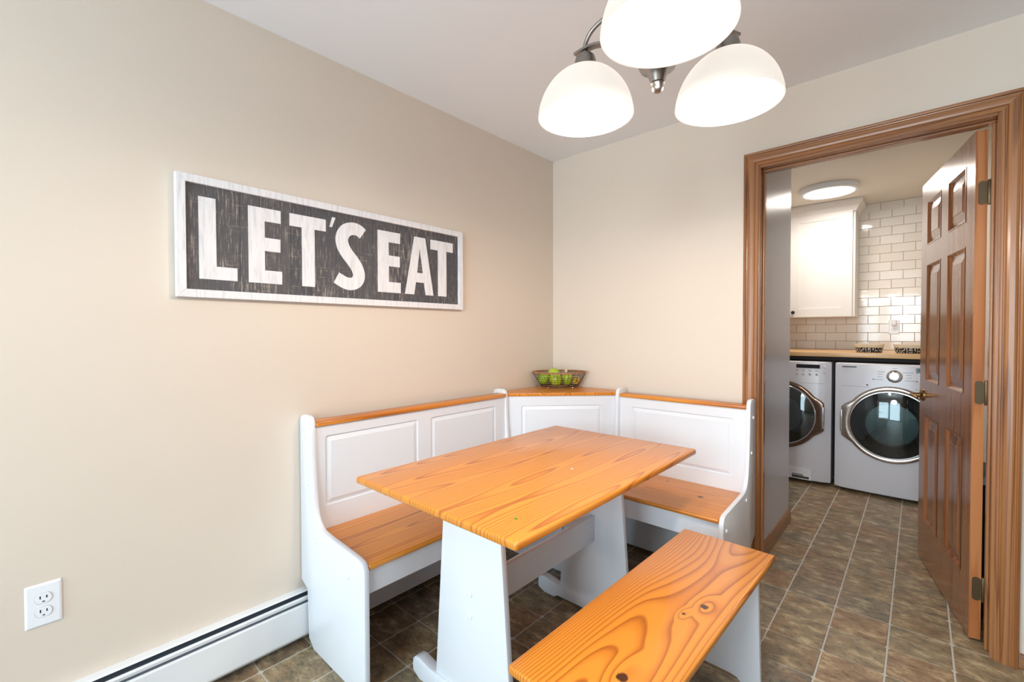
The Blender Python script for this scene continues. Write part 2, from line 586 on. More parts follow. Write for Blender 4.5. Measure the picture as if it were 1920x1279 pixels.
def pane_mat():
    m = bpy.data.materials.new('window glass'); m.use_nodes = True
    nt = m.node_tree
    for n in list(nt.nodes): nt.nodes.remove(n)
    out = N(nt, 'ShaderNodeOutputMaterial'); tr = N(nt, 'ShaderNodeBsdfTransparent'); gl = N(nt, 'ShaderNodeBsdfGlossy')
    gl.inputs['Roughness'].default_value = 0.0
    fr = N(nt, 'ShaderNodeFresnel'); fr.inputs['IOR'].default_value = 1.45
    mx = N(nt, 'ShaderNodeMixShader')
    nt.links.new(fr.outputs[0], mx.inputs[0]); nt.links.new(tr.outputs[0], mx.inputs[1]); nt.links.new(gl.outputs[0], mx.inputs[2])
    nt.links.new(mx.outputs[0], out.inputs[0])
    return m


M['doorglass'] = glass_mat()
M['pane'] = pane_mat()
M['drum'] = base_mat('steel drum', 0.3, 0.9, lin(120, 132, 130))[0]
M['gasket'] = base_mat('grey rubber', 0.5, 0, lin(52, 48, 46))[0]


def apple_mat():
    m, nt, b = base_mat('green apple skin', 0.28, coat=0.2)
    v = mapped(nt, (1, 1, 1))
    c = ramp(nt, noise(nt, v, 22, 3), [(0.3, lin(140, 178, 32)), (0.6, lin(172, 204, 62)), (0.8, lin(200, 214, 92))])
    oi = N(nt, 'ShaderNodeObjectInfo')
    nt.links.new(mixc(nt, math_node(nt, 'MULTIPLY', oi.outputs['Random'], 0.35), c, lin(196, 190, 44)), b.inputs['Base Color'])
    return m


M['apple'] = apple_mat()
M['stem'] = base_mat('brown stalk', 0.7, 0, lin(92, 70, 44))[0]
M['yellow'] = paint('yellow dried petal', lin(244, 200, 70), 0.6, 80, 0.1, 0.25)
M['ochre'] = paint('ochre dried petal', lin(206, 150, 84), 0.7, 80, 0.1, 0.25)
M['pale'] = paint('pale dried bud', lin(222, 206, 176), 0.7, 80, 0.1, 0.15)
M['rattan'] = wood('rattan rim', lin(176, 128, 92), lin(150, 104, 74), lin(104, 68, 48), 0, 4.0, 30.0, 20.0, rough=0.5, coat=0.0)


def dots_mat():
    m, nt, b = base_mat('black glaze with white dots', 0.25)
    tc = N(nt, 'ShaderNodeTexCoord')
    sx = N(nt, 'ShaderNodeSeparateXYZ'); nt.links.new(tc.outputs['Object'], sx.inputs[0])
    ang = math_node(nt, 'ARCTAN2', sx.outputs[1], sx.outputs[0])
    u = math_node(nt, 'MULTIPLY', ang, 0.09)
    cb = N(nt, 'ShaderNodeCombineXYZ')
    nt.links.new(u, cb.inputs[0]); nt.links.new(sx.outputs[2], cb.inputs[1])
    vo = N(nt, 'ShaderNodeTexVoronoi'); vo.voronoi_dimensions = '2D'
    vo.inputs['Scale'].default_value = 62; vo.inputs['Randomness'].default_value = 0.55
    nt.links.new(cb.outputs[0], vo.inputs['Vector'])
    nt.links.new(ramp(nt, vo.outputs['Distance'], [(0.24, lin(226, 222, 214)), (0.29, lin(24, 24, 30))]), b.inputs['Base Color'])
    return m


M['dots'] = dots_mat()
M['creamglaze'] = base_mat('cream glaze', 0.25, 0, lin(228, 216, 192))[0]
M['screen'] = base_mat('dark display', 0.12, 0, lin(22, 22, 24))[0]
M['greyprint'] = base_mat('grey printed marks', 0.5, 0, lin(150, 150, 156))[0]
M['darkprint'] = base_mat('dark printed marks', 0.5, 0, lin(70, 66, 66))[0]
M['green'] = base_mat('green scrap', 0.5, 0, lin(80, 150, 50))[0]
M['exterior'] = paint('lawn', lin(96, 120, 70), 0.9, 20, 0.3, 0.4)

# ------------------------------------------------------------------ the room
H = 2.392
XR, YR = 4.0, -5.0               # right wall and rear wall of the eating area
L0, L1, LT = 1.268, 2.063, 2.046  # doorway to the laundry, inside the jambs
WT = 0.12
LB = 2.75                        # laundry back wall
LXR = 2.16                       # laundry right wall

# floors: a grout bed with every tile laid on it
fl = struct('floor', box(-0.1, -2.18, -0.05, 2.8, 0.0, -0.003), M['grout'])
fl2 = struct('floor.001', box(0.45, 0.0, -0.05, 2.8, LB + 0.1, -0.003), M['grout'])
ff = struct('floor.002', box(-0.1, YR - 0.1, -0.05, XR + 0.1, -2.18, 0.0), M['far_floor'])
struct('floor.003', box(2.8, -2.18, -0.05, XR + 0.1, 0.0, 0.0), M['far_floor'])


def tile_mesh(w, d, name):
    bm = bmesh.new()
    c = 0.006
    def lp(i, z):
        x, y = w / 2 - i, d / 2 - i
        return [(x, y - c, z), (x - c, y, z), (-x + c, y, z), (-x, y - c, z), (-x, -y + c, z), (-x + c, -y, z), (x - c, -y, z), (x, -y + c, z)]
    loft(bm, [lp(0, -0.004), lp(0, -0.0012), lp(0.0014, 0.0)])
    bmesh.ops.recalc_face_normals(bm, faces=bm.faces)
    me = bpy.data.meshes.new(name); bm.to_mesh(me); bm.free()
    me.materials.append(M['tile'])
    return me


TP = 0.1885
tm = tile_mesh(TP - 0.0065, TP - 0.0058, 'tile')
for i in range(-1, 13):
    for j in range(-11, 0):
        x = 0.265 + (i - 1) * TP + TP / 2
        y = 0.004 + j * TP + TP / 2
        if x < 0.05: continue
        o = bpy.data.objects.new('tile', tm); COL.objects.link(o); o.parent = fl
        o.location = (x, y, random.uniform(-0.0006, 0.0002))
TQ = 0.195
tm3 = tile_mesh(0.072, TP - 0.0058, 'tile_cut')
for j in range(-11, 0):
    o = bpy.data.objects.new('tile', tm3); COL.objects.link(o); o.parent = fl
    o.location = (0.0375, 0.004 + j * TP + TP / 2, 0.0)
tm2 = tile_mesh(TP - 0.0065, TQ - 0.0058, 'tile_long')
for i in range(2, 11):
    for j in range(0, 11):
        x = 0.265 + (i - 1) * TP + TP / 2 + 0.0
        y = 0.006 + j * TQ + TQ / 2
        if x + TP / 2 > 2.2: continue
        o = bpy.data.objects.new('tile', tm2); COL.objects.link(o); o.parent = fl2
        o.location = (x, y, random.uniform(-0.0006, 0.0002))

# walls
struct('wall_left', box(-0.12, YR - 0.12, -0.05, 0.0, WT, H), M['beige'])
def wall_with_opening(y0, y1, x0, x1, z1, openings, mat, name):
    pts = [(x0, -0.05), (x1, -0.05), (x1, z1), (x0, z1)]
    bm = bmesh.new()
    xs = sorted(openings)
    cur = x0
    for (a, b, za, zb) in xs:
        add_box(bm, cur, y0, -0.05, a, y1, z1)
        add_box(bm, a, y0, zb, b, y1, z1)
        if za > -0.04: add_box(bm, a, y0, -0.05, b, y1, za)
        cur = b
    add_box(bm, cur, y0, -0.05, x1, y1, z1)
    return struct(name, bm, mat)
wall_with_opening(0.0, WT, 0.0, XR + 0.12, H, [(L0 - 0.019, L1 + 0.019, -0.05, LT + 0.019)], M['beige'], 'wall_back')
struct('wall_right', box(XR, YR - 0.12, -0.05, XR + 0.12, 0.0, H), M['taupe'])
wall_with_opening(YR - 0.12, YR, 0.0, XR, H, [(0.35, 2.25, -0.05, 2.05), (2.8, 3.7, 1.0, 2.0)], M['beige'], 'wall_rear')
struct('ceiling', box(-0.12, YR - 0.12, H, XR + 0.12, 0.0, H + 0.1), M['ceiling'])
struct('ceiling.001', box(0.4, 0.0, H, 2.3, LB + 0.1, H + 0.1), M['cream'])

# glazed door and window of the rear wall (daylight, and what the appliance doors mirror)
bm = bmesh.new()
for (a, b) in ((0.35, 1.30), (1.30, 2.25)):
    for (p, q, r, s) in ((a, 0.0, a + 0.07, 2.05), (b - 0.07, 0.0, b, 2.05), (a, 0.0, b, 0.09), (a, 1.97, b, 2.05)):
        add_box(bm, p, YR - 0.07, q, r, YR - 0.02, s)
w1 = struct('window_1', bm, M['white'])
struct('pane', box(0.40, YR - 0.05, 0.05, 1.27, YR - 0.044, 2.0), M['pane'], w1)
struct('pane', box(1.33, YR - 0.05, 0.05, 2.20, YR - 0.044, 2.0), M['pane'], w1)
bm = bmesh.new()
for (p, q, r, s) in ((2.8, 1.0, 2.86, 2.0), (3.64, 1.0, 3.7, 2.0), (2.8, 1.0, 3.7, 1.06), (2.8, 1.94, 3.7, 2.0), (3.22, 1.0, 3.28, 2.0)):
    add_box(bm, p, YR - 0.07, q, r, YR - 0.02, s)
w2 = struct('window_2', bm, M['white'])
struct('pane', box(2.85, YR - 0.05, 1.05, 3.65, YR - 0.044, 1.95), M['pane'], w2)

# laundry walls
struct('wall_laundry_left', box(0.5, WT, -0.05, 1.228, 0.92, H), M['greywall'])
struct('wall_laundry_side', box(0.4, 0.92, -0.05, 0.5, LB, H), M['cream'])
struct('wall_laundry_right', box(LXR, WT, -0.05, LXR + 0.1, LB, H), M['cream'])
wl = struct('wall_laundry_back', box(0.4, LB, -0.05, 2.26, LB + 0.1, H), M['wallgrout'])
SP, SR = 0.159, 0.0785


def subway_mesh(w):
    bm = bmesh.new()
    h = SR - 0.003
    def lp(i, y):
        return [(-w / 2 + i, y, -h / 2 + i), (w / 2 - i, y, -h / 2 + i), (w / 2 - i, y, h / 2 - i), (-w / 2 + i, y, h / 2 - i)]
    loft(bm, [lp(0, 0.0), lp(0, -0.004), lp(0.0015, -0.006)])
    bmesh.ops.recalc_face_normals(bm, faces=bm.faces)
    me = bpy.data.meshes.new('subway_tile'); bm.to_mesh(me); bm.free(); me.materials.append(M['subway'])
    return me


sm = subway_mesh(SP - 0.003)
for k in range(0, 17):
    zc = 1.467 - 5 * SR + k * SR + SR / 2
    if zc + SR / 2 > H + 0.02: continue
    off = 1.505 if k % 2 else 1.584
    for i in range(-5, 5):
        xc = off + i * SP + SP / 2
        if xc - SP / 2 > LXR or xc + SP / 2 > LXR + 0.01 or xc < 0.8: continue
        if xc + SP / 2 < 1.40 and zc > 1.42: continue
        o = bpy.data.objects.new('wall_tile', sm); COL.objects.link(o); o.parent = wl
        o.location = (xc, LB, min(zc, H - SR / 2 + 0.001))
        o.rotation_euler = (random.uniform(-0.006, 0.006), 0, random.uniform(-0.006, 0.006))

# baseboards
def base_profile(h, t):
    return [(0, 0), (t, 0), (t, h * 0.72), (t * 0.75, h * 0.8), (t * 0.6, h * 0.93), (t * 0.35, h), (0, h)]
struct('baseboard_laundry', prism([(1.228 + a, b) for a, b in base_profile(0.085, 0.013)], 1, WT + 0.005, 0.932), M['trim_y'])
struct('baseboard_back', prism([(-a, b) for a, b in base_profile(0.055, 0.012)], 0, 2.142, XR), M['trim_x'])
struct('baseboard_corner', prism([(-a, b) for a, b in base_profile(0.085, 0.012)], 0, 0.06, 1.195), M['trim_x'])

# ------------------------------------------------------------------ doorway casing, jambs, stops (trim_1)
trim = bpy.data.objects.new('trim_1', None); COL.objects.link(trim)
trim['kind'] = 'structure'; trim['at'] = [0.0, 0.0, 0.0]
CI_L, CI_R, CI_T, CW = L0 - 0.006, L1 + 0.009, LT + 0.009, 0.066
PROF = [(0.0, 0.0), (0.0, 0.010), (0.004, 0.0125), (0.009, 0.0125), (0.011, 0.010), (0.014, 0.010), (0.019, 0.0155), (0.026, 0.018), (0.040, 0.0185),
        (0.047, 0.0165), (0.049, 0.014), (0.051, 0.0145), (0.054, 0.0205), (0.059, 0.0225), (0.064, 0.021), (0.066, 0.017), (0.066, 0.0)]


def casing(side, ysign=-1, y0=0.0):
    bm = bmesh.new()
    a, b = [], []
    for w, d in PROF:
        y = y0 + ysign * d
        if side == 'L':
            a.append((CI_L - w, y, 0.0)); b.append((CI_L - w, y, CI_T + w))
        elif side == 'R':
            a.append((CI_R + w, y, 0.0)); b.append((CI_R + w, y, CI_T + w))
        else:
            a.append((CI_L - w, y, CI_T + w)); b.append((CI_R + w, y, CI_T + w))
    A = [bm.verts.new(p) for p in a]; B = [bm.verts.new(p) for p in b]
    for i in range(len(A) - 1):
        bm.faces.new((A[i], A[i + 1], B[i + 1], B[i]))
    bm.faces.new(A[::-1]); bm.faces.new(B)
    return bm


link('side_casing', casing('L'), M['trim'], trim)
link('side_casing', casing('R'), M['trim'], trim)
link('head_casing', casing('T'), M['trim_x'], trim)
link('jamb', box(L0 - 0.019, -0.002, 0, L0, WT + 0.002, LT + 0.019, bev=0.0015), M['trim'], trim)
link('jamb', box(L1, -0.002, 0, L1 + 0.019, WT + 0.002, LT + 0.019, bev=0.0015), M['trim'], trim)
link('head_jamb', box(L0, -0.002, LT, L1, WT + 0.002, LT + 0.019, bev=0.0015), M['trim_x'], trim)
link('stop', box(L0, 0.045, 0, L0 + 0.010, 0.080, LT - 0.010, bev=0.003), M['trim'], trim)
link('stop', box(L1 - 0.010, 0.045, 0, L1, 0.080, LT - 0.010, bev=0.003), M['trim'], trim)
link('stop', box(L0, 0.045, LT - 0.010, L1, 0.080, LT, bev=0.003), M['trim_x'], trim)

# ------------------------------------------------------------------ six panel door (door_1), standing open into the laundry
door = bpy.data.objects.new('door_1', None); COL.objects.link(door)
door['kind'] = 'structure'; door['at'] = [0.0, 0.0, 0.0]
door['label'] = 'dark varnished six panel wooden door standing open into the laundry'
door.location = (2.012, 0.085, 0.012)
door.rotation_euler = (0, 0, math.atan2(0.98, -0.19))      # local +x runs from the hinge edge to the free edge, local +y is the visible face
DW, DH, DT = 0.805, 2.018, 0.035
OPN = []
for (u0, u1) in ((0.104, 0.340), (0.455, 0.692)):
    for (z0, z1) in ((0.236, 0.797), (0.980, 1.592), (1.695, 1.922)):
        OPN.append((u0, z0 - 0.012, u1, z1 - 0.012))
def rect(x0, z0, x1, z1):
    return [(x0, z0), (x1, z0), (x1, z1), (x0, z1)]
bm = prism(rect(0, 0, DW, DH), 1, -DT, 0.0, holes=[rect(*o) for o in OPN])
bm.faces.ensure_lookup_table()
fr = link('door_frame', bm, [M['door'], M['door_edge']], door, local=True)
for p in fr.data.polygons:
    c = p.center
    if c.x < 0.0005 or c.x > DW - 0.0005 or c.z < 0.0005 or c.z > DH - 0.0005: p.material_index = 1
for (x0, z0, x1, z1) in OPN:
    bm = bmesh.new()
    for s, yc in ((1, 0.0), (-1, -DT)):
        def lp(i, d):
            return [(x0 + i, yc + s * d, z0 + i), (x1 - i, yc + s * d, z0 + i), (x1 - i, yc + s * d, z1 - i), (x0 + i, yc + s * d, z1 - i)]
        loft(bm, [lp(-0.001, 0.0015), lp(0.004, 0.0015), lp(0.010, -0.004), lp(0.016, -0.010), lp(0.020, -0.0105), lp(0.056, -0.004), lp(0.058, -0.0022)])
    link('door_panel', bm, M['door'], door, local=True)
# hinges: a leaf on the door edge, a leaf on the jamb, a pin
for zc in (1.784, 0.998, 0.215):
    z = zc - 0.012
    hg = link('hinge', prism(rrect(-DT + 0.002, z - 0.046, -0.008, z + 0.046, 0.010), 0, -0.0025, 0.0), M['bronze'], door, local=True)
    link('hinge_pin', lathe([(0.0, -0.05), (0.004, -0.049), (0.0055, -0.046), (0.0055, 0.046), (0.004, 0.049), (0, 0.05)], (-0.004, -DT - 0.004, z), 12), M['bronze'], hg, smooth=True, local=True)
    link('hinge_leaf', box(-0.0055, -DT - 0.020, z - 0.046, -0.0030, -DT - 0.002, z + 0.046), M['bronze'], hg, local=True)
    for k in (-0.03, 0.0, 0.03):
        link('screw', lathe([(0.0042, 0), (0.0035, 0.0012), (0, 0.0014)], (-0.0024, -0.018 + (0.006 if k == 0 else 0), z + k), 10, axis=0), M['brass'], hg, local=True)
# lever handles on both faces
for s, yc in ((1, 0.0), (-1, -DT)):
    cx, cz = DW - 0.062, 0.886
    hd = link('rosette', lathe([(0.032, 0), (0.032, 0.004), (0.026, 0.010), (0.013, 0.013), (0.011, 0.045), (0, 0.046)], (0, 0, 0), 24, axis=1), M['brass'], door, smooth=True, local=True)
    hd.location = (cx, yc, cz); hd.rotation_euler = (0, 0, math.pi if s == 1 else 0)
    pts = catmull([(0, -0.042, 0), (0.010 * s, -0.050, 0.001), (0.045 * s, -0.052, 0.004), (0.085 * s, -0.050, 0.000), (0.112 * s, -0.044, -0.004)], 5)
    link('lever', tube(pts, [0.009 - 0.004 * i / (len(pts) - 1) for i in range(len(pts))], 10), M['brass'], hd, smooth=True, local=True)
link('latch_plate', box(DW - 0.0005, -0.029, 0.86, DW + 0.0008, -0.006, 0.915), M['brass'], door, local=True)

# ------------------------------------------------------------------ baseboard heater on the left wall
ht = thing('baseboard_heater', 'long white baseboard heater with dark slots along the bottom of the beige wall', 'heater', (0.0, -2.6, 0.0))
Y0, Y1 = -4.6, -0.62
link('back_plate', prism([(0.001, 0.03), (0.006, 0.03), (0.006, 0.195), (0.001, 0.195)], 1, Y0, Y1), M['heatdark'], ht)
link('top_cover', prism([(0.0005, 0.207), (0.026, 0.2065), (0.032, 0.205), (0.0345, 0.202), (0.0335, 0.2015), (0.031, 0.203), (0.025, 0.204), (0.0005, 0.2045)], 1, Y0, Y1), M['heater'], ht)
link('damper', prism([(0.0405, 0.1885), (0.0455, 0.1870), (0.0478, 0.1835), (0.0445, 0.1720), (0.0430, 0.1720), (0.0455, 0.1830), (0.0405, 0.1865)], 1, Y0, Y1), M['heater'], ht)
link('heating_fins', box(0.008, Y0 + 0.02, 0.06, 0.040, Y1 - 0.02, 0.168), M['heatdark'], ht)
link('front_panel', prism([(0.044, 0.163), (0.049, 0.163), (0.052, 0.158), (0.052, 0.044), (0.049, 0.036), (0.036, 0.035), (0.036, 0.037), (0.048, 0.038), (0.050, 0.045), (0.050, 0.157), (0.044, 0.161)], 1, Y0, Y1), M['heater'], ht)
for y in (-0.70, -1.6, -2.45, -3.3, -4.5):
    link('bracket', box(0.004, y - 0.008, 0.0, 0.047, y + 0.008, 0.05), M['heatdark'], ht)

# ------------------------------------------------------------------ corner bench set
def end_profile(notch=True):
    """(depth from the wall, height)"""
    p = [(0.0, 0.238)] if notch else [(0.0, 0.0)]
    p = []
    if notch: p += [(0.056, 0.222), (0.004, 0.242)]
    else: p += [(0.07, 0.03), (0.07, 0.21), (0.004, 0.24)]
    p += [(0.002, 0.890), (0.012, 0.907), (0.035, 0.914), (0.075, 0.914), (0.092, 0.906), (0.101, 0.888)]
    for q in catmull([(0.104, 0.86, 0), (0.108, 0.74, 0), (0.118, 0.62, 0), (0.138, 0.535, 0), (0.178, 0.495, 0), (0.260, 0.484, 0)], 6):
        p.append((q.x, q.y))
    p += [(0.440, 0.474), (0.468, 0.470), (0.484, 0.461), (0.492, 0.445), (0.4935, 0.42), (0.4935, 0.0), (0.105, 0.0), (0.096, 0.012), (0.086, 0.016), (0.078, 0.022)]
    if notch: p += [(0.066, 0.030)]
    return p


def panel_board(bm, w0, z0, w1, z1, d0, d1, opens, M3, r=0.012):
    """Routed panel board: front face at depth d1, fields raised inside grooves. M3(w, d, z) -> point."""
    loops = [rrect(*o, r) for o in opens]
    edges = []
    def ring(lp, d):
        vs = [bm.verts.new(M3(p[0], d, p[1])) for p in lp]
        return [bm.edges.new((vs[i], vs[(i + 1) % len(vs)])) for i in range(len(vs))]
    edges += ring(rect(w0, z0, w1, z1), d1)
    for lp in loops: edges += ring(lp, d1)
    bmesh.ops.triangle_fill(bm, use_beauty=True, use_dissolve=False, edges=edges)
    b = rect(w0, z0, w1, z1)
    f = [bm.verts.new(M3(p[0], d1, p[1])) for p in b]; k = [bm.verts.new(M3(p[0], d0, p[1])) for p in b]
    for i in range(4): bm.faces.new((f[i], f[(i + 1) % 4], k[(i + 1) % 4], k[i]))
    bm.faces.new(k)
    for o in opens:
        def lp(i, d):
            rr = max(r - i, 0.003)
            return [M3(p[0], d1 + d, p[1]) for p in rrect(o[0] + i, o[1] + i, o[2] - i, o[3] - i, rr)]
        loft(bm, [lp(0, 0), lp(0.0015, -0.006), lp(0.005, -0.007), lp(0.020, -0.001), lp(0.023, 0.0005)])
    bmesh.ops.remove_doubles(bm, verts=bm.verts, dist=0.0002)


BENCH_GROUP = None
# --- long bench along the wall with the sign
bl = thing('corner_bench', 'long white bench with two panelled back sections and pine seat below the sign', 'bench', (0.0, -1.13, 0.0))
yA, yB = -1.70, -0.567
for (a, b) in ((yA, yA + 0.02), (yB - 0.02, yB)):
    ep = link('end_panel', prism(end_profile(), 1, a, b, bev=0.004), M['white'], bl, smooth=True)
    if a == yA:
        for (d, z) in ((0.052, 0.826), (0.070, 0.645), (0.125, 0.43), (0.385, 0.39)):
            link('screw_cap', lathe([(0.0088, 0), (0.0082, 0.0035), (0.005, 0.0055), (0, 0.006)], (d, yA, z), 14, axis=1), M['plastic'], ep, smooth=True)
bm = bmesh.new()
panel_board(bm, yA + 0.02, 0.04, yB - 0.02, 0.871, 0.070, 0.096, [(-1.640, 0.548, -1.190, 0.828), (-1.115, 0.548, -0.665, 0.828)], lambda w, d, z: (d, w, z))
link('back_panel', bm, M['white'], bl)
link('top_rail', box(0.036, yA + 0.0205, 0.871, 0.110, yB - 0.0205, 0.891, bev=0.007, seg=3), M['pine_rail'], bl, smooth=True)
link('seat', box(0.097, yA + 0.021, 0.438, 0.490, yB - 0.021, 0.458, bev=0.006, seg=3), M['pine_seat'], bl, smooth=True)
link('apron', box(0.452, yA + 0.02, 0.350, 0.472, yB - 0.02, 0.438, bev=0.002), M['white'], bl)

# --- short bench on the wall beside the doorway
OFF = 0.024
br = thing('corner_bench', 'short white bench with one panelled back section and pine seat beside the doorway', 'bench', (0.90, 0.0, 0.0))
xA, xB = 0.545, 1.262
for (a, b) in ((xA, xA + 0.02), (xB - 0.02, xB)):
    ep = link('end_panel', prism([(-OFF - p[0], p[1]) for p in end_profile(False)], 0, a, b, bev=0.004), M['white'], br, smooth=True)
    if b == xB:
        for (d, z) in ((0.056, 0.826), (0.085, 0.66), (0.165, 0.455), (0.455, 0.405)):
            cap = lathe([(0.0088, 0), (0.0082, 0.0035), (0.005, 0.0055), (0, 0.006)], (0, 0, 0), 14, axis=0)
            bmesh.ops.translate(cap, verts=cap.verts, vec=(xB, -OFF - d, z))
            link('screw_cap', cap, M['plastic'], ep, smooth=True)
bm = bmesh.new()
panel_board(bm, xA + 0.02, 0.02, xB - 0.02, 0.866, 0.055, 0.081, [(0.640, 0.530, 1.178, 0.815)], lambda w, d, z: (w, -OFF - d, z))
link('back_panel', bm, M['white'], br)
link('top_rail', box(xA + 0.0205, -OFF - 0.094, 0.866, xB - 0.0205, -OFF - 0.022, 0.886, bev=0.007, seg=3), M['pine_rail_x'], br, smooth=True)
link('seat', box(xA + 0.021, -OFF - 0.490, 0.438, xB - 0.021, -OFF - 0.082, 0.458, bev=0.006, seg=3), M['pine_seat_x'], br, smooth=True)
link('apron', box(xA + 0.02, -OFF - 0.472, 0.346, xB - 0.02, -OFF - 0.452, 0.438, bev=0.002), M['white'], br)

# --- corner unit with the diagonal back and the triangular shelf
cu = thing('corner_bench_unit', 'white corner bench unit with diagonal panelled back and pine shelf holding the wire basket', 'bench', (0.20, -0.22, 0.0))
A = Vector((0.088, -0.562)); B = Vector((0.541, -0.092))
D = (B - A); LN = D.length; D.normalize(); Nn = Vector((D.y, -D.x))
bm = bmesh.new()
panel_board(bm, 0.004, 0.10, LN - 0.004, 0.870, -0.020, 0.0, [(0.085, 0.545, LN - 0.095, 0.815)],
            lambda w, d, z: (A.x + D.x * w + Nn.x * d, A.y + D.y * w + Nn.y * d, z))
link('back_panel', bm, M['white'], cu)
s0 = A + Nn * 0.012; s1 = B + Nn * 0.012
link('shelf', prism([(0.012, -0.012), (0.012, -0.560), (s0.x + 0.004, -0.561), (0.5425, s1.y - 0.006), (0.5425, -0.012)], 2, 0.871, 0.889, bev=0.003), M['pine_seat'], cu)
link('seat', prism([(0.098, -0.560), (0.489, -0.560), (0.540, -0.512), (0.540, -0.108)], 2, 0.438, 0.458, bev=0.003), M['pine_seat'], cu)
link('apron', prism([(0.470, -0.560), (0.486, -0.560), (0.540, -0.508), (0.540, -0.490)], 2, 0.350, 0.437), M['white'], cu)
link('side_panel', box(0.064, -0.5655, 0.03, 0.46, -0.552, 0.437), M['white'], cu)
link('side_panel', box(0.529, -0.47, 0.03, 0.5425, -0.11, 0.437), M['white'], cu)

# ------------------------------------------------------------------ dining table
tb = thing('dining_table', 'pine topped dining table with white painted trestle legs', 'table', (0.798, -1.125, 0.0))
TX, TY = 0.798, -1.125
link('tabletop', prism(rrect(0.431, -1.695, 1.165, -0.555, 0.010), 2, 0.727, 0.750, bev=0.007, seg=3), M['pine_table'], tb, smooth=True)
for (ya, yb, out) in ((-1.505, -1.483, -1), (-0.778, -0.756, 1)):
    lg = link('leg', prism([(TX - 0.176, 0.066), (TX + 0.176, 0.066), (TX + 0.126, 0.727), (TX - 0.126, 0.727)], 1, ya, yb, bev=0.003), M['white'], tb, smooth=True)
    ft = []
    for s in (-1, 1):
        seq = [(0.0, 0.066), (0.200, 0.066), (0.262, 0.077), (0.283, 0.074), (0.297, 0.060), (0.300, 0.036), (0.298, 0.016), (0.262, 0.0), (0.205, 0.0), (0.185, 0.012), (0.0, 0.012)]
        ft.append([(TX + s * a, z) for a, z in seq])
    poly = ft[0][1:-1][::-1] + ft[1][1:-1]
    link('foot', prism(poly, 1, ya - 0.009, yb + 0.009, bev=0.004), M['white'], tb, smooth=True)
    for (z, dx) in ((0.405, 0.0), (0.335, 0.0)):
        if out < 0:
            link('screw_cap', lathe([(0.0105, 0), (0.0096, 0.004), (0.006, 0.006), (0, 0.0065)], (TX + dx, ya, z), 14, axis=1), M['plastic'], lg, smooth=True)
link('stretcher', box(TX - 0.011, -1.483, 0.327, TX + 0.011, -0.778, 0.440, bev=0.003), M['white'], tb, smooth=True)
for (ya, yb) in ((-1.483, -1.455), (-0.806, -0.778)):
    link('cleat', box(TX - 0.115, ya, 0.700, TX + 0.115, yb, 0.727, bev=0.002), M['white'], tb)
# scrap lying on the table
g = link('green_scrap', lathe([(0.0, 0.0), (0.0042, 0.0), (0.0048, 0.0012), (0.003, 0.0022), (0, 0.0025)], (0, 0, 0), 9), M['green'])
g.location = (1.071, -1.592, 0.7505); g.scale = (1.2, 0.8, 1)
tag(g, 'tiny green scrap lying on the pine tabletop near its corner', 'scrap')
g = link('white_crumb', lathe([(0.0, 0.0), (0.004, 0.0), (0.004, 0.0012), (0, 0.002)], (0, 0, 0), 8), M['plastic'])
g.location = (0.935, -1.135, 0.7505); g.scale = (1.4, 0.6, 1)
tag(g, 'tiny white crumb lying on the middle of the pine tabletop', 'crumb')

# ------------------------------------------------------------------ stool bench
st = thing('dining_bench', 'backless pine bench with white trestle legs pulled out beside the table', 'bench', (1.31, -1.185, 0.0), math.radians(-1.3))
st['at'] = [0.0, 0.0, 0.0]
link('seat', prism(rrect(-0.163, -0.515, 0.163, 0.515, 0.008), 2, 0.428, 0.450, bev=0.006, seg=3), M['pine_stool'], st, smooth=True)
for yc in (-0.40, 0.40):
    pts = [(0.150, 0.0), (0.138, 0.428), (-0.138, 0.428), (-0.150, 0.0), (-0.100, 0.0), (-0.092, 0.020), (-0.074, 0.035), (-0.050, 0.040), (0.050, 0.040), (0.074, 0.035), (0.092, 0.020), (0.100, 0.0)]
    link('leg', prism(pts, 1, yc - 0.010, yc + 0.010, bev=0.002), M['white'], st, smooth=True)
link('stretcher', box(-0.010, -0.39, 0.20, 0.010, 0.39, 0.285, bev=0.003), M['white'], st, smooth=True)

# ------------------------------------------------------------------ sign on the left wall
sg = thing('wall_sign', "long framed plank sign reading LET'S EAT in white letters on charcoal", 'sign', (0.0, -1.475, 1.365))
sy0, sy1, sz0, sz1 = -2.104, -0.843, 1.362, 1.776
fw = 0.027
def rail(pts, nm='frame_rail'):
    link(nm, prism(pts, 0, 0.002, 0.030, bev=0.0015), M['whitewash'], sg)
rail([(sy0, sz1), (sy1, sz1), (sy1 - fw, sz1 - fw), (sy0 + fw, sz1 - fw)])
rail([(sy0, sz0), (sy1, sz0), (sy1 - fw, sz0 + fw), (sy0 + fw, sz0 + fw)])
rail([(sy0, sz0), (sy0, sz1), (sy0 + fw, sz1 - fw), (sy0 + fw, sz0 + fw)])
rail([(sy1, sz0), (sy1, sz1), (sy1 - fw, sz1 - fw), (sy1 - fw, sz0 + fw)])
py0, py1 = sy0 + fw - 0.001, sy1 - fw + 0.001
cuts = [py0]
wd = [0.062, 0.105, 0.066, 0.112, 0.080, 0.108, 0.072, 0.100, 0.112, 0.066, 0.098, 0.110, 0.120]
tot = sum(wd)
for w in wd: cuts.append(cuts[-1] + w / tot * (py1 - py0))
for a, b in zip(cuts, cuts[1:]):
    link('plank', box(0.003, a + 0.0004, sz0 + fw - 0.001, 0.018 + random.uniform(-0.0005, 0.0005), b - 0.0004, sz1 - fw + 0.001, bev=0.0008, seg=1), M['signdark'], sg)
LZ0, LZ1 = 1.427, 1.709
def letter(pts, nm='letter', holes=()):
    link(nm, prism(pts, 0, 0.0175, 0.0205, holes=holes), M['whitewash'], sg)
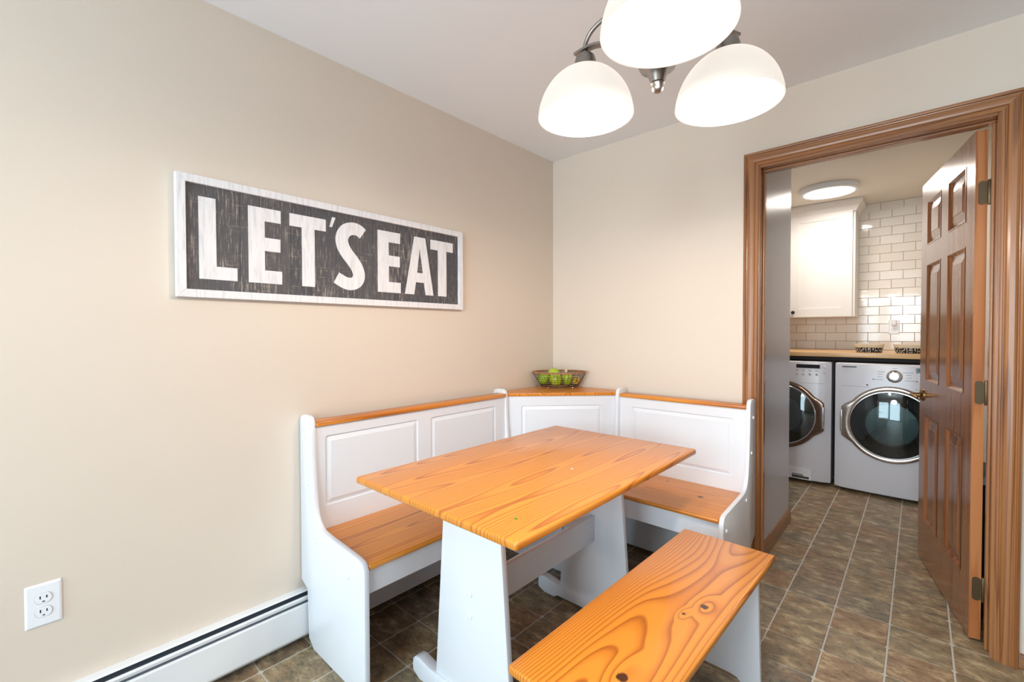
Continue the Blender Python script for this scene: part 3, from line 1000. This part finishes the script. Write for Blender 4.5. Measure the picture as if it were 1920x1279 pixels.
letter([(-2.039, LZ0), (-1.922, LZ0), (-1.922, 1.473), (-1.987, 1.473), (-1.988, LZ1), (-2.039, LZ1)])
def E_(a, s, b):
    letter([(a, LZ0), (b, LZ0), (b, 1.476), (s, 1.476), (s, 1.549), (b - 0.005, 1.549), (b - 0.005, 1.599), (s, 1.599), (s, 1.660), (b - 0.003, 1.660), (b - 0.003, LZ1), (a, LZ1)])
def T_(a, b, c, d):
    letter([(c, LZ0), (d, LZ0), (d, 1.660), (b, 1.660), (b, LZ1), (a, LZ1), (a, 1.660), (c, 1.660)])
E_(-1.885, -1.829, -1.768)
T_(-1.738, -1.593, -1.691, -1.640)
letter([(-1.577, 1.683), (-1.566, 1.683), (-1.550, 1.725), (-1.565, 1.725)], 'apostrophe')
cl = catmull([(-1.4245, 1.676, 0), (-1.448, 1.690, 0), (-1.478, 1.691, 0), (-1.506, 1.677, 0), (-1.5225, 1.645, 0), (-1.517, 1.610, 0), (-1.498, 1.580, 0), (-1.474, 1.553, 0), (-1.453, 1.523, 0), (-1.4445, 1.493, 0), (-1.453, 1.466, 0), (-1.479, 1.452, 0), (-1.510, 1.455, 0), (-1.548, 1.474, 0)], 5)
Lp, Rp = [], []
for i, p in enumerate(cl):
    t = (cl[min(i + 1, len(cl) - 1)] - cl[max(i - 1, 0)]).normalized()
    h = 0.0255 + 0.003 * math.sin(math.pi * i / (len(cl) - 1))
    Lp.append((p.x - t.y * h, p.y + t.x * h)); Rp.append((p.x + t.y * h, p.y - t.x * h))
letter(Lp + Rp[::-1])
E_(-1.351, -1.294, -1.229)
letter([(-1.205, LZ0), (-1.152, LZ0), (-1.142, 1.487), (-1.093, 1.487), (-1.084, LZ0), (-1.035, LZ0), (-1.085, LZ1), (-1.150, LZ1)],
       holes=[[(-1.135, 1.534), (-1.100, 1.534), (-1.118, 1.660)]])
T_(-1.052, -0.906, -1.005, -0.950)

# ------------------------------------------------------------------ wall outlets
def outlet(root, P, w=0.075, h=0.122):
    """P(u, v, d): plate coordinates to the world (u across, v up, d out of the wall)."""
    bm = bmesh.new()
    def lp(i, d): return [P(p[0], p[1], d) for p in rrect(-w / 2 + i, -h / 2 + i, w / 2 - i, h / 2 - i, 0.003)]
    loft(bm, [lp(0, 0.0005), lp(0, 0.002), lp(0.004, 0.0052), lp(0.006, 0.0056)])
    link('cover_plate', bm, M['plastic'], root)
    for s in (1, -1):
        cz = s * 0.0195
        face = []
        for i in range(32):
            a = 2 * math.pi * i / 32
            face.append((0.0172 * math.cos(a), cz + max(-0.0138, min(0.0138, 0.0172 * math.sin(a)))))
        bm = bmesh.new()
        loft(bm, [[P(p[0] * 1.05, cz + (p[1] - cz) * 1.05, 0.0054) for p in face], [P(p[0] * 1.05, cz + (p[1] - cz) * 1.05, 0.0060) for p in face]])
        link('socket_gap', bm, M['greyprint'], root)
        bm = bmesh.new()
        loft(bm, [[P(*p, 0.0054) for p in face], [P(*p, 0.0072) for p in face], [P(p[0] * 0.96, cz + (p[1] - cz) * 0.96, 0.0078) for p in face]])
        so = link('socket', bm, M['plastic'], root)
        for (u, hh) in ((-0.0065, 0.0045), (0.0065, 0.0038)):
            bm = bmesh.new()
            q = [(u - 0.0013, cz + 0.0035 - hh), (u + 0.0013, cz + 0.0035 - hh), (u + 0.0013, cz + 0.0035 + hh), (u - 0.0013, cz + 0.0035 + hh)]
            loft(bm, [[P(*p, 0.0074) for p in q], [P(*p, 0.0080) for p in q]])
            link('slot', bm, M['black'], so)
        q = [(0.003 * math.cos(math.radians(a)), cz - 0.0100 + 0.0032 * math.sin(math.radians(a))) for a in range(0, 181, 20)]
        bm = bmesh.new(); loft(bm, [[P(*p, 0.0074) for p in q], [P(*p, 0.0080) for p in q]])
        link('slot', bm, M['black'], so)
    q = [(0.003 * math.cos(a * math.pi / 5), 0.003 * math.sin(a * math.pi / 5)) for a in range(10)]
    bm = bmesh.new(); loft(bm, [[P(*p, 0.0055) for p in q], [P(*p, 0.0064) for p in q]])
    link('screw', bm, M['plastic'], root)


oc = thing('wall_outlet', 'white double outlet with cover plate low on the beige wall above the heater', 'outlet', (0.0, -2.4228, 0.4655))
outlet(oc, lambda u, v, d: (d, -2.4228 + u, 0.4655 + v))
oc2 = thing('wall_outlet', 'white double outlet on the subway tile above the wooden worktop', 'outlet', (1.687, LB - 0.006, 1.281))
outlet(oc2, lambda u, v, d: (1.687 + u, LB - 0.006 - d, 1.281 + v), 0.073, 0.126)
nl = link('night_light', box(1.670, LB - 0.046, 1.292, 1.704, LB - 0.0145, 1.342, bev=0.009, seg=3), M['plastic'], smooth=True)
tag(nl, 'small white plug in light in the upper socket above the worktop', 'night light')

# ------------------------------------------------------------------ chandelier
CX, CY, RZ = 1.400, -1.467, 1.80
ch = thing('chandelier', 'brushed nickel chandelier with three lit white glass bowl shades hanging over the table', 'chandelier', (CX, CY, RZ))
link('canopy', lathe([(0, H - 0.0005), (0.065, H - 0.001), (0.066, H - 0.008), (0.055, H - 0.020), (0.020, H - 0.030), (0.010, H - 0.034), (0, H - 0.034)], (CX, CY, 0), 32), M['nickel'], ch, smooth=True)
link('stem', lathe([(0.0065, H - 0.032), (0.0065, 2.20), (0.012, 2.195), (0.014, 2.18), (0.009, 2.165), (0.009, 1.99), (0.0065, 1.98), (0.0065, H - 0.032)], (CX, CY, 0), 20), M['nickel'], ch, smooth=True)
link('hub', lathe([(0.009, 2.02), (0.018, 2.005), (0.030, 1.985), (0.030, 1.950), (0.022, 1.935), (0.020, 1.905), (0.030, 1.880), (0.043, 1.868), (0.0445, 1.858), (0.038, 1.846), (0.024, 1.838), (0.018, 1.822), (0.0155, 1.815), (0.0, 1.815)], (CX, CY, 0), 32), M['nickel'], ch, smooth=True)
link('finial', lathe([(0, 1.8165), (0.014, 1.8155), (0.016, 1.812), (0.0135, 1.808), (0.0135, 1.804), (0.012, 1.797), (0.0065, 1.7925), (0, 1.7915)], (CX, CY, 0), 24), M['nickel'], ch, smooth=True)
RADS = ((1.202, -1.464), (1.498, -1.285), (1.501, -1.651))
for k, (lx, ly) in enumerate(RADS):
    d = Vector((lx - CX, ly - CY, 0)); L = d.length; d.normalize()
    P = lambda r, z: Vector((CX, CY, 0)) + d * r + Vector((0, 0, z))
    arm = link('arm', tube(catmull([P(0.020, 1.955), P(0.07, 1.953), P(0.13, 1.962), P(L - 0.02, 1.974), P(L + 0.030, 1.972)], 6), 0.01, flat=(0.020, 0.006)), M['nickel'], ch)
    link('scroll', tube(catmull([P(L + 0.003, 1.972), P(L - 0.003, 1.994), P(L - 0.022, 2.015), P(L - 0.058, 2.027), P(0.095, 2.024), P(0.055, 2.008), P(0.024, 1.985)], 7), 0.0055, 10), M['nickel'], arm, smooth=True)
    sk = link('socket_cup', lathe([(0, 1.970), (0.007, 1.9695), (0.008, 1.962), (0.018, 1.960), (0.024, 1.955), (0.027, 1.945), (0.029, 1.930), (0.032, 1.924), (0.030, 1.921), (0.0, 1.921)], (lx, ly, 0), 28), M['nickel'], ch, smooth=True)
    prof = []
    R_, Hh = 0.1225, 0.124
    for i in range(0, 15):
        a = math.radians(13 + (86 - 13) * i / 14)
        prof.append((R_ * math.sin(a) / math.sin(math.radians(86)), RZ + Hh * (math.cos(a) - math.cos(math.radians(86))) / (math.cos(math.radians(13)) - math.cos(math.radians(86)))))
    inner = [(r - 0.0035, z - (0.003 if z > RZ + 0.02 else 0)) for r, z in prof]
    inner[-1] = (prof[-1][0] - 0.0035, prof[-1][1])
    sh = link('shade', lathe(prof + inner[::-1] + [prof[0]], (lx, ly, 0), 56), M['shade'], ch, smooth=True)
    bl_ = [(0.0, 1.921), (0.012, 1.920), (0.013, 1.900), (0.018, 1.885), (0.026, 1.865), (0.028, 1.850), (0.024, 1.834), (0.013, 1.824), (0, 1.822)]
    link('bulb', lathe(bl_, (lx, ly, 0), 24), M['bulb'], sh, smooth=True)
    point('lamp_glow', (lx, ly, RZ + 0.012), 0.04, LAMP_W, LAMP_C)

# ------------------------------------------------------------------ wire basket of apples on the corner shelf
BX, BY, BZ = 0.163, -0.153, 0.889
rot = math.radians(42)
wb = thing('wire_basket', 'brown wire fruit basket with rattan rim on the corner shelf', 'basket', (BX, BY, BZ))
def ell(a, b, z, n=48):
    return [(BX + a * math.cos(t) * math.cos(rot) - b * math.sin(t) * math.sin(rot), BY + a * math.cos(t) * math.sin(rot) + b * math.sin(t) * math.cos(rot), z) for t in [2 * math.pi * i / n for i in range(n)]]
A0, B0, A1, B1 = 0.116, 0.080, 0.168, 0.116
RIMZ = BZ + 0.100
link('rim', tube(ell(A1, B1, RIMZ), 0.0062, 10, closed=True), M['rattan'], wb, smooth=True)
link('base_ring', tube(ell(A0, B0, BZ + 0.014), 0.0028, 8, closed=True), M['wire'], wb, smooth=True)
NW = 44
for i in range(NW):
    t = 2 * math.pi * i / NW
    def pt(a, b, z): return (BX + a * math.cos(t) * math.cos(rot) - b * math.sin(t) * math.sin(rot), BY + a * math.cos(t) * math.sin(rot) + b * math.sin(t) * math.cos(rot), z)
    link('upright_wire', tube([pt(A0, B0, BZ + 0.014), pt(A0 * 0.7 + A1 * 0.3, B0 * 0.7 + B1 * 0.3, BZ + 0.036), pt(A0 * 0.3 + A1 * 0.7, B0 * 0.3 + B1 * 0.7, BZ + 0.068), pt(A1, B1, RIMZ)], 0.0010, 5), M['wire'], wb)
for k in range(1, 6):
    f = k / 6
    zf = BZ + 0.014 + f * 0.086
    link('hoop_wire', tube(ell(A0 + (A1 - A0) * f, B0 + (B1 - B0) * f, zf), 0.0010, 5, closed=True), M['wire'], wb)
bm = bmesh.new()
for k in range(-8, 9):
    x = k * A0 / 9; h = B0 * math.sqrt(max(0, 1 - (x / A0) ** 2))
    a = Vector((x, -h)); b_ = Vector((x, h))
    R2 = lambda p: (BX + p.x * math.cos(rot) - p.y * math.sin(rot), BY + p.x * math.sin(rot) + p.y * math.cos(rot), BZ + 0.014)
    add_tube(bm, [R2(a), R2((a + b_) / 2), R2(b_)], 0.0010, 5)
link('base_grid', bm, M['wire'], wb)
for t in (0.9, 2.25, 4.0, 5.45):
    e = (BX + A0 * 0.98 * math.cos(t) * math.cos(rot) - B0 * 0.98 * math.sin(t) * math.sin(rot), BY + A0 * 0.98 * math.cos(t) * math.sin(rot) + B0 * 0.98 * math.sin(t) * math.cos(rot), BZ + 0.0068)
    pr = [(0.0068 * math.sin(math.pi * i / 8), -0.0068 * math.cos(math.pi * i / 8)) for i in range(9)]
    pr[0] = (0, -0.0068); pr[-1] = (0, 0.0068)
    link('ball_foot', lathe(pr, e, 14), M['copper'], wb, smooth=True)

RV = Vector((math.cos(rot), math.sin(rot), 0)); FV = Vector((-math.sin(rot), math.cos(rot), 0))   # to the right and away, as seen from the room
def spot(r, f, z): return Vector((BX, BY, BZ)) + RV * r + FV * f + Vector((0, 0, z))
app = [(0.0, 0.022), (0.004, 0.0245)]
prof = [(0, 0.028), (0.006, 0.031), (0.014, 0.0355), (0.024, 0.034), (0.032, 0.026), (0.0365, 0.012), (0.0365, -0.002), (0.033, -0.017), (0.026, -0.028), (0.016, -0.0345), (0.008, -0.0335), (0, -0.030)]
LAB = ['green apple resting at the front of the wire basket', 'yellowish green apple at the end of the wire basket beside the front apple',
       'green apple in the middle of the wire basket next to the yellow dried petals', 'green apple perched highest in the wire basket, rising above the rim']
SPOTS = [(-0.026, -0.034, 0.055, 1.06), (-0.100, 0.010, 0.056, 1.0), (0.050, 0.008, 0.053, 1.0), (-0.030, 0.048, 0.082, 1.0)]
first = None
for (lab, (r, f, z, s)) in zip(LAB, SPOTS):
    if first is None:
        ap = link('green_apple', lathe(prof, (0, 0, 0), 28), M['apple'], smooth=True)
        stk = link('stalk', tube([(0, 0, 0.027), (0.001, 0, 0.036), (0.004, 0.001, 0.045)], [0.0012, 0.0011, 0.0016], 6), M['stem'], ap, local=True)
        first = (ap, stk)
    else:
        ap = first[0].copy(); COL.objects.link(ap)
        c = first[1].copy(); COL.objects.link(c); c.parent = ap
    ap.location = spot(r, f, z); ap.scale = (s, s, s)
    ap.rotation_euler = (random.uniform(-0.35, 0.35), random.uniform(-0.35, 0.35), random.uniform(0, 6))
    tag(ap, lab, 'apple', 'apples in the wire basket')
# dried yellow blossoms beside the apples
q0 = spot(0.106, -0.014, 0.018)
fs = thing('dried_flower', 'small spray of yellow dried flowers lying beside the apples in the wire basket', 'dried flowers', q0)
for i in range(10):
    a = i * 2.4; rr = 0.006 + 0.012 * ((i * 0.37) % 1)
    c = q0 + RV * (rr * math.cos(a)) + FV * (rr * math.sin(a)) + Vector((0, 0, 0.006 + 0.0042 * i))
    bm = bmesh.new()
    bmesh.ops.create_icosphere(bm, subdivisions=2, radius=0.0088)
    for v in bm.verts:
        v.co *= 1 + 0.3 * math.sin(v.co.x * 900 + i) * math.cos(v.co.z * 800 + i)
    bmesh.ops.translate(bm, verts=bm.verts, vec=c)
    link('blossom', bm, M['yellow'] if i % 3 else M['ochre'], fs, smooth=True)
link('stalk', tube([q0 + Vector((0, 0, 0.002)), q0 - FV * 0.012 - RV * 0.004 + Vector((0, 0, 0.004)), q0 - FV * 0.022 - RV * 0.012 + Vector((0, 0, 0.005))], 0.0022, 6), M['stem'], fs)
bm = bmesh.new(); bmesh.ops.create_icosphere(bm, subdivisions=2, radius=0.011)
for v in bm.verts: v.co.z *= 1.35
bmesh.ops.translate(bm, verts=bm.verts, vec=spot(0.050, 0.060, 0.100))
add_tube(bm, [spot(0.050, 0.060, 0.090), spot(0.056, 0.055, 0.060), spot(0.075, 0.035, 0.024)], 0.002, 6)
link('bud', bm, M['pale'], fs, smooth=True)

# ------------------------------------------------------------------ laundry: machines
def machine(root, x0, x1, yf, washer):
    zt = 0.998; yb = LB - 0.06
    xc = (x0 + x1) / 2
    # cabinet: the front bulges gently
    bm = bmesh.new()
    n = 14; pl = []
    for i in range(n + 1):
        t = -1 + 2 * i / n
        bulge = 0.022 * (1 - t * t)
        edge = 0.018 * max(0, (abs(t) - 0.9) / 0.1) ** 2
        pl.append((x0 + (x1 - x0) * i / n, yf + 0.022 - bulge + edge))
    pl += [(x1, yb), (x0, yb)]
    add_prism(bm, pl, 2, 0.022, zt, bev=0.010, seg=3)
    body = link('cabinet', bm, M['enamel'], root, smooth=True)
    for fx in (x0 + 0.05, x1 - 0.05):
        for fy in (yf + 0.09, yb - 0.05):
            link('foot', lathe([(0.018, 0.0), (0.018, 0.012), (0.010, 0.014), (0.010, 0.024), (0, 0.024)], (fx, fy, 0), 14), M['dark'], root)
    fy = lambda x: yf + 0.022 - 0.022 * (1 - ((x - xc) / ((x1 - x0) / 2)) ** 2)
    hs = -1 if washer else 1                      # side of the handle
    cz = 0.553
    Nn_ = 72
    def out(phi):
        a = abs((phi + math.pi) % (2 * math.pi) - math.pi)
        r = 0.283
        if a < math.radians(40):
            flat = 0.300 / math.cos(min(a, math.radians(20)))
            t = max(0, min(1, (a - math.radians(19)) / math.radians(17)))
            t = t * t * (3 - 2 * t)
            r = flat * (1 - t) + r * t
        return r
    def lp(fn, d):
        pts = []
        for i in range(Nn_):
            phi = 2 * math.pi * i / Nn_
            r = fn(phi)
            x = xc + hs * r * math.cos(phi); z = cz + r * math.sin(phi)
            pts.append((x, yf - d, z))
        return pts
    bm = bmesh.new()
    loft(bm, [lp(out, -0.016), lp(lambda p: out(p) - 0.001, 0.012), lp(lambda p: out(p) - 0.006, 0.022), lp(lambda p: 0.35 * (out(p) - 0.012) + 0.65 * 0.262, 0.026), lp(lambda p: 0.252, 0.022)], cap_last=False)
    dr = link('door_ring', bm, M['darkchrome'] if not washer else M['softchrome'], root, smooth=True)
    bm = bmesh.new()
    loft(bm, [lp(lambda p: 0.252, 0.0215), lp(lambda p: 0.248, 0.026), lp(lambda p: 0.242, 0.026), lp(lambda p: 0.238, 0.018)], cap_last=False)
    link('inner_ring', bm, M['chrome'], dr, smooth=True)
    bm = bmesh.new()
    loops = [lp(lambda p: 0.240, 0.018)]
    for k in range(1, 8):
        t = k / 8
        loops.append(lp(lambda p, t=t: 0.240 * (1 - t), 0.018 + 0.026 * (1 - (1 - t) ** 2)))
    loft(bm, loops)
    link('door_glass', bm, M['doorglass'], dr, smooth=True)
    bm = bmesh.new()
    loft(bm, [lp(lambda p: 0.245, 0.012), lp(lambda p: 0.205, 0.004), lp(lambda p: 0.170, 0.010), lp(lambda p: 0.165, 0.004), lp(lambda p: 0.150, 0.003)], cap_last=False)
    link('gasket', bm, M['gasket'], dr, smooth=True)
    bm = bmesh.new()
    loft(bm, [lp(lambda p: 0.152, 0.0030), lp(lambda p: 0.120, 0.0035), lp(lambda p: 0.06, 0.005), lp(lambda p: 0.02, 0.006)])
    link('drum', bm, M['drum'], dr, smooth=True)
    # grip on the handle side
    g0 = [(xc + hs * 0.296, yf - 0.022, cz + v) for v in (-0.085, -0.05, 0.0, 0.05, 0.085)]
    link('door_handle', tube(g0, [0.007, 0.010, 0.011, 0.010, 0.007], 10), M['chrome'], root, smooth=True)
    # control panel seam, drawer line
    def strip(a, b, z0, z1, d, mat, nm, par=None, bev=0.0):
        yy = min(fy(a), fy(b), fy((a + b) / 2))
        return link(nm, box(a, yy - d, z0, b, max(fy(a), fy(b)) + 0.004, z1, bev=bev), mat, par or root)
    bm = bmesh.new()
    seam = [(x0 + (x1 - x0) * i / 16, fy(x0 + (x1 - x0) * i / 16) - 0.0004, 0.822) for i in range(1, 16) if abs(x0 + (x1 - x0) * i / 16 - xc) > 0.1]
    half = [p for p in seam if p[0] < xc], [p for p in seam if p[0] > xc]
    for hh in half: add_tube(bm, hh, 0.0012, 6)
    link('panel_seam', bm, M['greyprint'], root)
    if washer:
        kx = 1.722
        kb = link('dial', lathe([(0.046, -0.004), (0.046, 0.003), (0.040, 0.008), (0.036, 0.010), (0.033, 0.026), (0.028, 0.031), (0, 0.033)], (kx, fy(kx), 0.912), 36, axis=1), M['chrome'], root, smooth=True)
        link('dial_pointer', box(kx - 0.002, fy(kx) - 0.0345, 0.918, kx + 0.002, fy(kx) - 0.031, 0.936), M['dark'], kb)
        strip(1.410, 1.499, 0.966, 0.974, 0.0008, M['darkprint'], 'badge')
        strip(1.838, 1.935, 0.944, 0.978, 0.0015, M['screen'], 'display')
        for (dx, dz, w) in ((-0.075, 0.030, 0.04), (-0.082, 0.012, 0.03), (-0.082, -0.008, 0.03), (-0.090, -0.028, 0.05), (0.075, 0.030, 0.06), (0.078, 0.012, 0.03), (0.078, -0.008, 0.03), (0.085, -0.028, 0.06), (0.0, 0.058, 0.03)):
            strip(kx + dx - w / 2, kx + dx + w / 2, 0.912 + dz - 0.0015, 0.912 + dz + 0.0015, 0.0006, M['greyprint'], 'print_line')
        for (dx, dz) in ((-0.122, -0.028), (0.122, 0.032), (0.122, -0.03)):
            link('print_dot', lathe([(0.0042, -0.002), (0.0042, 0.0008), (0, 0.0009)], (kx + dx, fy(kx + dx), 0.912 + dz), 10, axis=1), M['darkprint'], root)
        for zz in (0.925, 0.905, 0.885):
            link('button', lathe([(0.008, -0.003), (0.008, 0.003), (0.006, 0.005), (0, 0.005)], (1.86, fy(1.86), zz), 14, axis=1), M['plastic'], root, smooth=True)
        link('panel_mark', lathe([(0.006, -0.002), (0.006, 0.001), (0, 0.001)], (1.565, fy(1.565), 0.838), 10, axis=1), M['darkprint'], root)
    else:
        strip(1.100, 1.262, 0.944, 0.974, 0.0015, M['screen'], 'display')
        for bx in (1.105, 1.148, 1.194, 1.240):
            link('button', lathe([(0.009, -0.003), (0.009, 0.003), (0.007, 0.005), (0, 0.005)], (bx, fy(bx), 0.893), 14, axis=1), M['chrome'], root, smooth=True)
            strip(bx - 0.012, bx + 0.012, 0.918, 0.921, 0.0006, M['greyprint'], 'print_line')
            strip(bx - 0.010, bx + 0.010, 0.927, 0.930, 0.0006, M['greyprint'], 'print_line')
        for (bx, bz) in ((1.292, 0.955), (1.292, 0.912)):
            link('button', lathe([(0.011, -0.003), (0.011, 0.003), (0.008, 0.005), (0, 0.005)], (bx, fy(bx), bz), 14, axis=1), M['enamel'], root, smooth=True)
        fl_ = strip(1.050, 1.212, 0.026, 0.122, 0.0015, M['plastic'], 'service_flap', bev=0.001)
        strip(1.075, 1.195, 0.034, 0.052, 0.0022, M['darkprint'], 'sticker', fl_)
        strip(1.075, 1.155, 0.053, 0.068, 0.0022, M['greyprint'], 'sticker', fl_)
        strip(1.158, 1.195, 0.053, 0.068, 0.0022, M['darkprint'], 'sticker', fl_)
        strip(1.118, 1.142, 0.108, 0.116, 0.0022, M['darkprint'], 'flap_catch', fl_)
        for zz in (0.955, 0.93, 0.905):
            strip(1.030, 1.052, zz, zz + 0.003, 0.0006, M['greyprint'], 'print_line')


wm = thing('washing_machine', 'white front loading washer with chrome round dial and round chrome door', 'washing machine', (1.707, 2.2, 0.0), group=None)
machine(wm, 1.364, 2.050, 1.848, True)
dm = thing('clothes_dryer', 'white front loading dryer with row of small buttons and bronze rimmed round door', 'dryer', (0.993, 2.2, 0.0))
machine(dm, 0.650, 1.336, 1.872, False)

# worktop over the machines
wt = link('worktop', box(0.505, 1.905, 1.040, 2.155, LB - 0.008, 1.075, bev=0.004), M['butcher'], smooth=True)
tag(wt, 'pale wooden worktop laid over the washer and dryer', 'worktop')
cl_ = link('support_rail', box(0.505, 1.93, 1.010, 2.155, 1.96, 1.040), M['void'], wt)
link('support_rail', box(0.505, 2.60, 1.010, 2.155, 2.63, 1.040), M['void'], wt)

# polka dot bowls
for i, (bx, by, lab) in enumerate(((1.556, 2.10, 'black ceramic bowl with white dots standing on the worktop near the tiled wall'),
                                   (1.800, 2.08, 'black ceramic bowl with white dots on the worktop, partly behind the open door'))):
    bo = thing('dotted_bowl', lab, 'bowl', (bx, by, 1.0755), group='dotted bowls on the worktop')
    z = 1.0755
    link('bowl_body', lathe([(0, z), (0.076, z), (0.082, z + 0.004), (0.090, z + 0.040), (0.0905, z + 0.042)], (bx, by, 0), 40), M['dots'], bo, smooth=True)
    link('bowl_rim', lathe([(0.0905, z + 0.042), (0.096, z + 0.060), (0.0965, z + 0.066), (0.094, z + 0.067), (0.091, z + 0.060), (0.080, z + 0.010), (0.070, z + 0.006), (0, z + 0.006)], (bx, by, 0), 40), M['creamglaze'], bo, smooth=True)

# wall cabinet
wc = thing('wall_cabinet', 'white shaker wall cabinet with crown moulding and black knob above the worktop', 'cabinet', (1.08, 2.6, 1.372))
link('cabinet_body', box(0.52, 2.452, 1.372, 1.433, LB - 0.008, 2.330, bev=0.002), M['cabinet'], wc)
def shaker(x0, x1, z0, z1, yf):
    bm = bmesh.new()
    o = (x0 + 0.076, z0 + 0.076, x1 - 0.076, z1 - 0.060)
    edges = []
    for lp in (rect(x0, z0, x1, z1), rect(*o)):
        vs = [bm.verts.new((p[0], yf, p[1])) for p in lp]
        edges += [bm.edges.new((vs[i], vs[(i + 1) % 4])) for i in range(4)]
    bmesh.ops.triangle_fill(bm, use_beauty=True, use_dissolve=False, edges=edges)
    def lp(i, d): return [(p[0], yf + d, p[1]) for p in rect(o[0] + i, o[1] + i, o[2] - i, o[3] - i)]
    loft(bm, [lp(0, 0), lp(0.001, 0.008)])
    a = rect(x0, z0, x1, z1)
    f = [bm.verts.new((p[0], yf, p[1])) for p in a]; k = [bm.verts.new((p[0], yf + 0.020, p[1])) for p in a]
    for i in range(4): bm.faces.new((f[i], f[(i + 1) % 4], k[(i + 1) % 4], k[i]))
    bm.faces.new(k)
    bmesh.ops.remove_doubles(bm, verts=bm.verts, dist=0.0002)
    return bm
for (a, b, kx) in ((0.942, 1.414, 0.974), (0.530, 0.938, 0.906)):
    dd = link('cabinet_door', shaker(a, b, 1.376, 2.300, 2.430), M['cabinet'], wc)
    link('knob', lathe([(0.006, 0.0), (0.006, 0.010), (0.015, 0.014), (0.016, 0.020), (0.012, 0.026), (0, 0.027)], (kx, 2.430, 1.420), 20, axis=1), M['black'], dd, smooth=True)
cp = [(0.0, 2.292), (0.006, 2.292), (0.010, 2.304), (0.016, 2.312), (0.030, 2.340), (0.048, 2.362), (0.052, 2.372), (0.052, H - 0.003), (0.0, H - 0.003)]
bm = bmesh.new()
rows = []
for d, z in cp:
    rows.append([(0.51, 2.440 - d, z), (1.433 + d, 2.440 - d, z), (1.433 + d, LB - 0.008, z)])
vr = [[bm.verts.new(p) for p in r] for r in rows]
for A_, B_ in zip(vr, vr[1:]):
    for i in range(2): bm.faces.new((A_[i], A_[i + 1], B_[i + 1], B_[i]))
bm.faces.new([r[0] for r in vr]); bm.faces.new([r[2] for r in vr][::-1])
link('crown_moulding', bm, M['cabinet'], wc)

# laundry ceiling light
cl2 = thing('ceiling_light', 'round flat lit ceiling light with white rim in the laundry', 'ceiling light', (1.302, 1.93, H))
link('light_rim', lathe([(0.0, H - 0.001), (0.196, H - 0.001), (0.198, H - 0.010), (0.196, H - 0.034), (0.190, H - 0.041), (0.172, H - 0.043), (0.168, H - 0.038), (0.168, H - 0.030), (0, H - 0.030)], (1.302, 1.93, 0), 56), M['plastic'], cl2, smooth=True)
link('diffuser', lathe([(0.168, H - 0.036), (0.150, H - 0.041), (0.0, H - 0.044)], (1.302, 1.93, 0), 56), M['disc'], cl2, smooth=True)
l = bpy.data.lights.new('laundry_light', 'AREA'); l.shape = 'DISK'; l.size = 0.33; l.energy = LAUNDRY_W; l.color = (1.0, 0.93, 0.85)
o = bpy.data.objects.new('laundry_light', l); o.location = (1.302, 1.93, H - 0.048); COL.objects.link(o)

# bin in the gap behind the open door
bn = thing('slim_bin', 'slim black bin with pale liner standing behind the open wooden door', 'bin', (2.095, 0.46, 0.0))
bm = bmesh.new()
def bl4(i, z): return [(p[0], p[1], z) for p in rrect(2.042 + i, 0.30 + i, 2.150 - i, 0.62 - i, 0.02)]
loft(bm, [bl4(0.006, 0.0), bl4(0.006, 0.004), bl4(0.0, 0.60), bl4(0.003, 0.605), bl4(0.006, 0.60), bl4(0.010, 0.05)])
link('bin_body', bm, M['void'], bn, smooth=True)
bm = bmesh.new()
loft(bm, [bl4(-0.003, 0.585), bl4(-0.004, 0.61), bl4(0.002, 0.618), bl4(0.009, 0.600), bl4(0.012, 0.50)], cap_last=False)
link('liner', bm, M['whitewash'], bn, smooth=True)
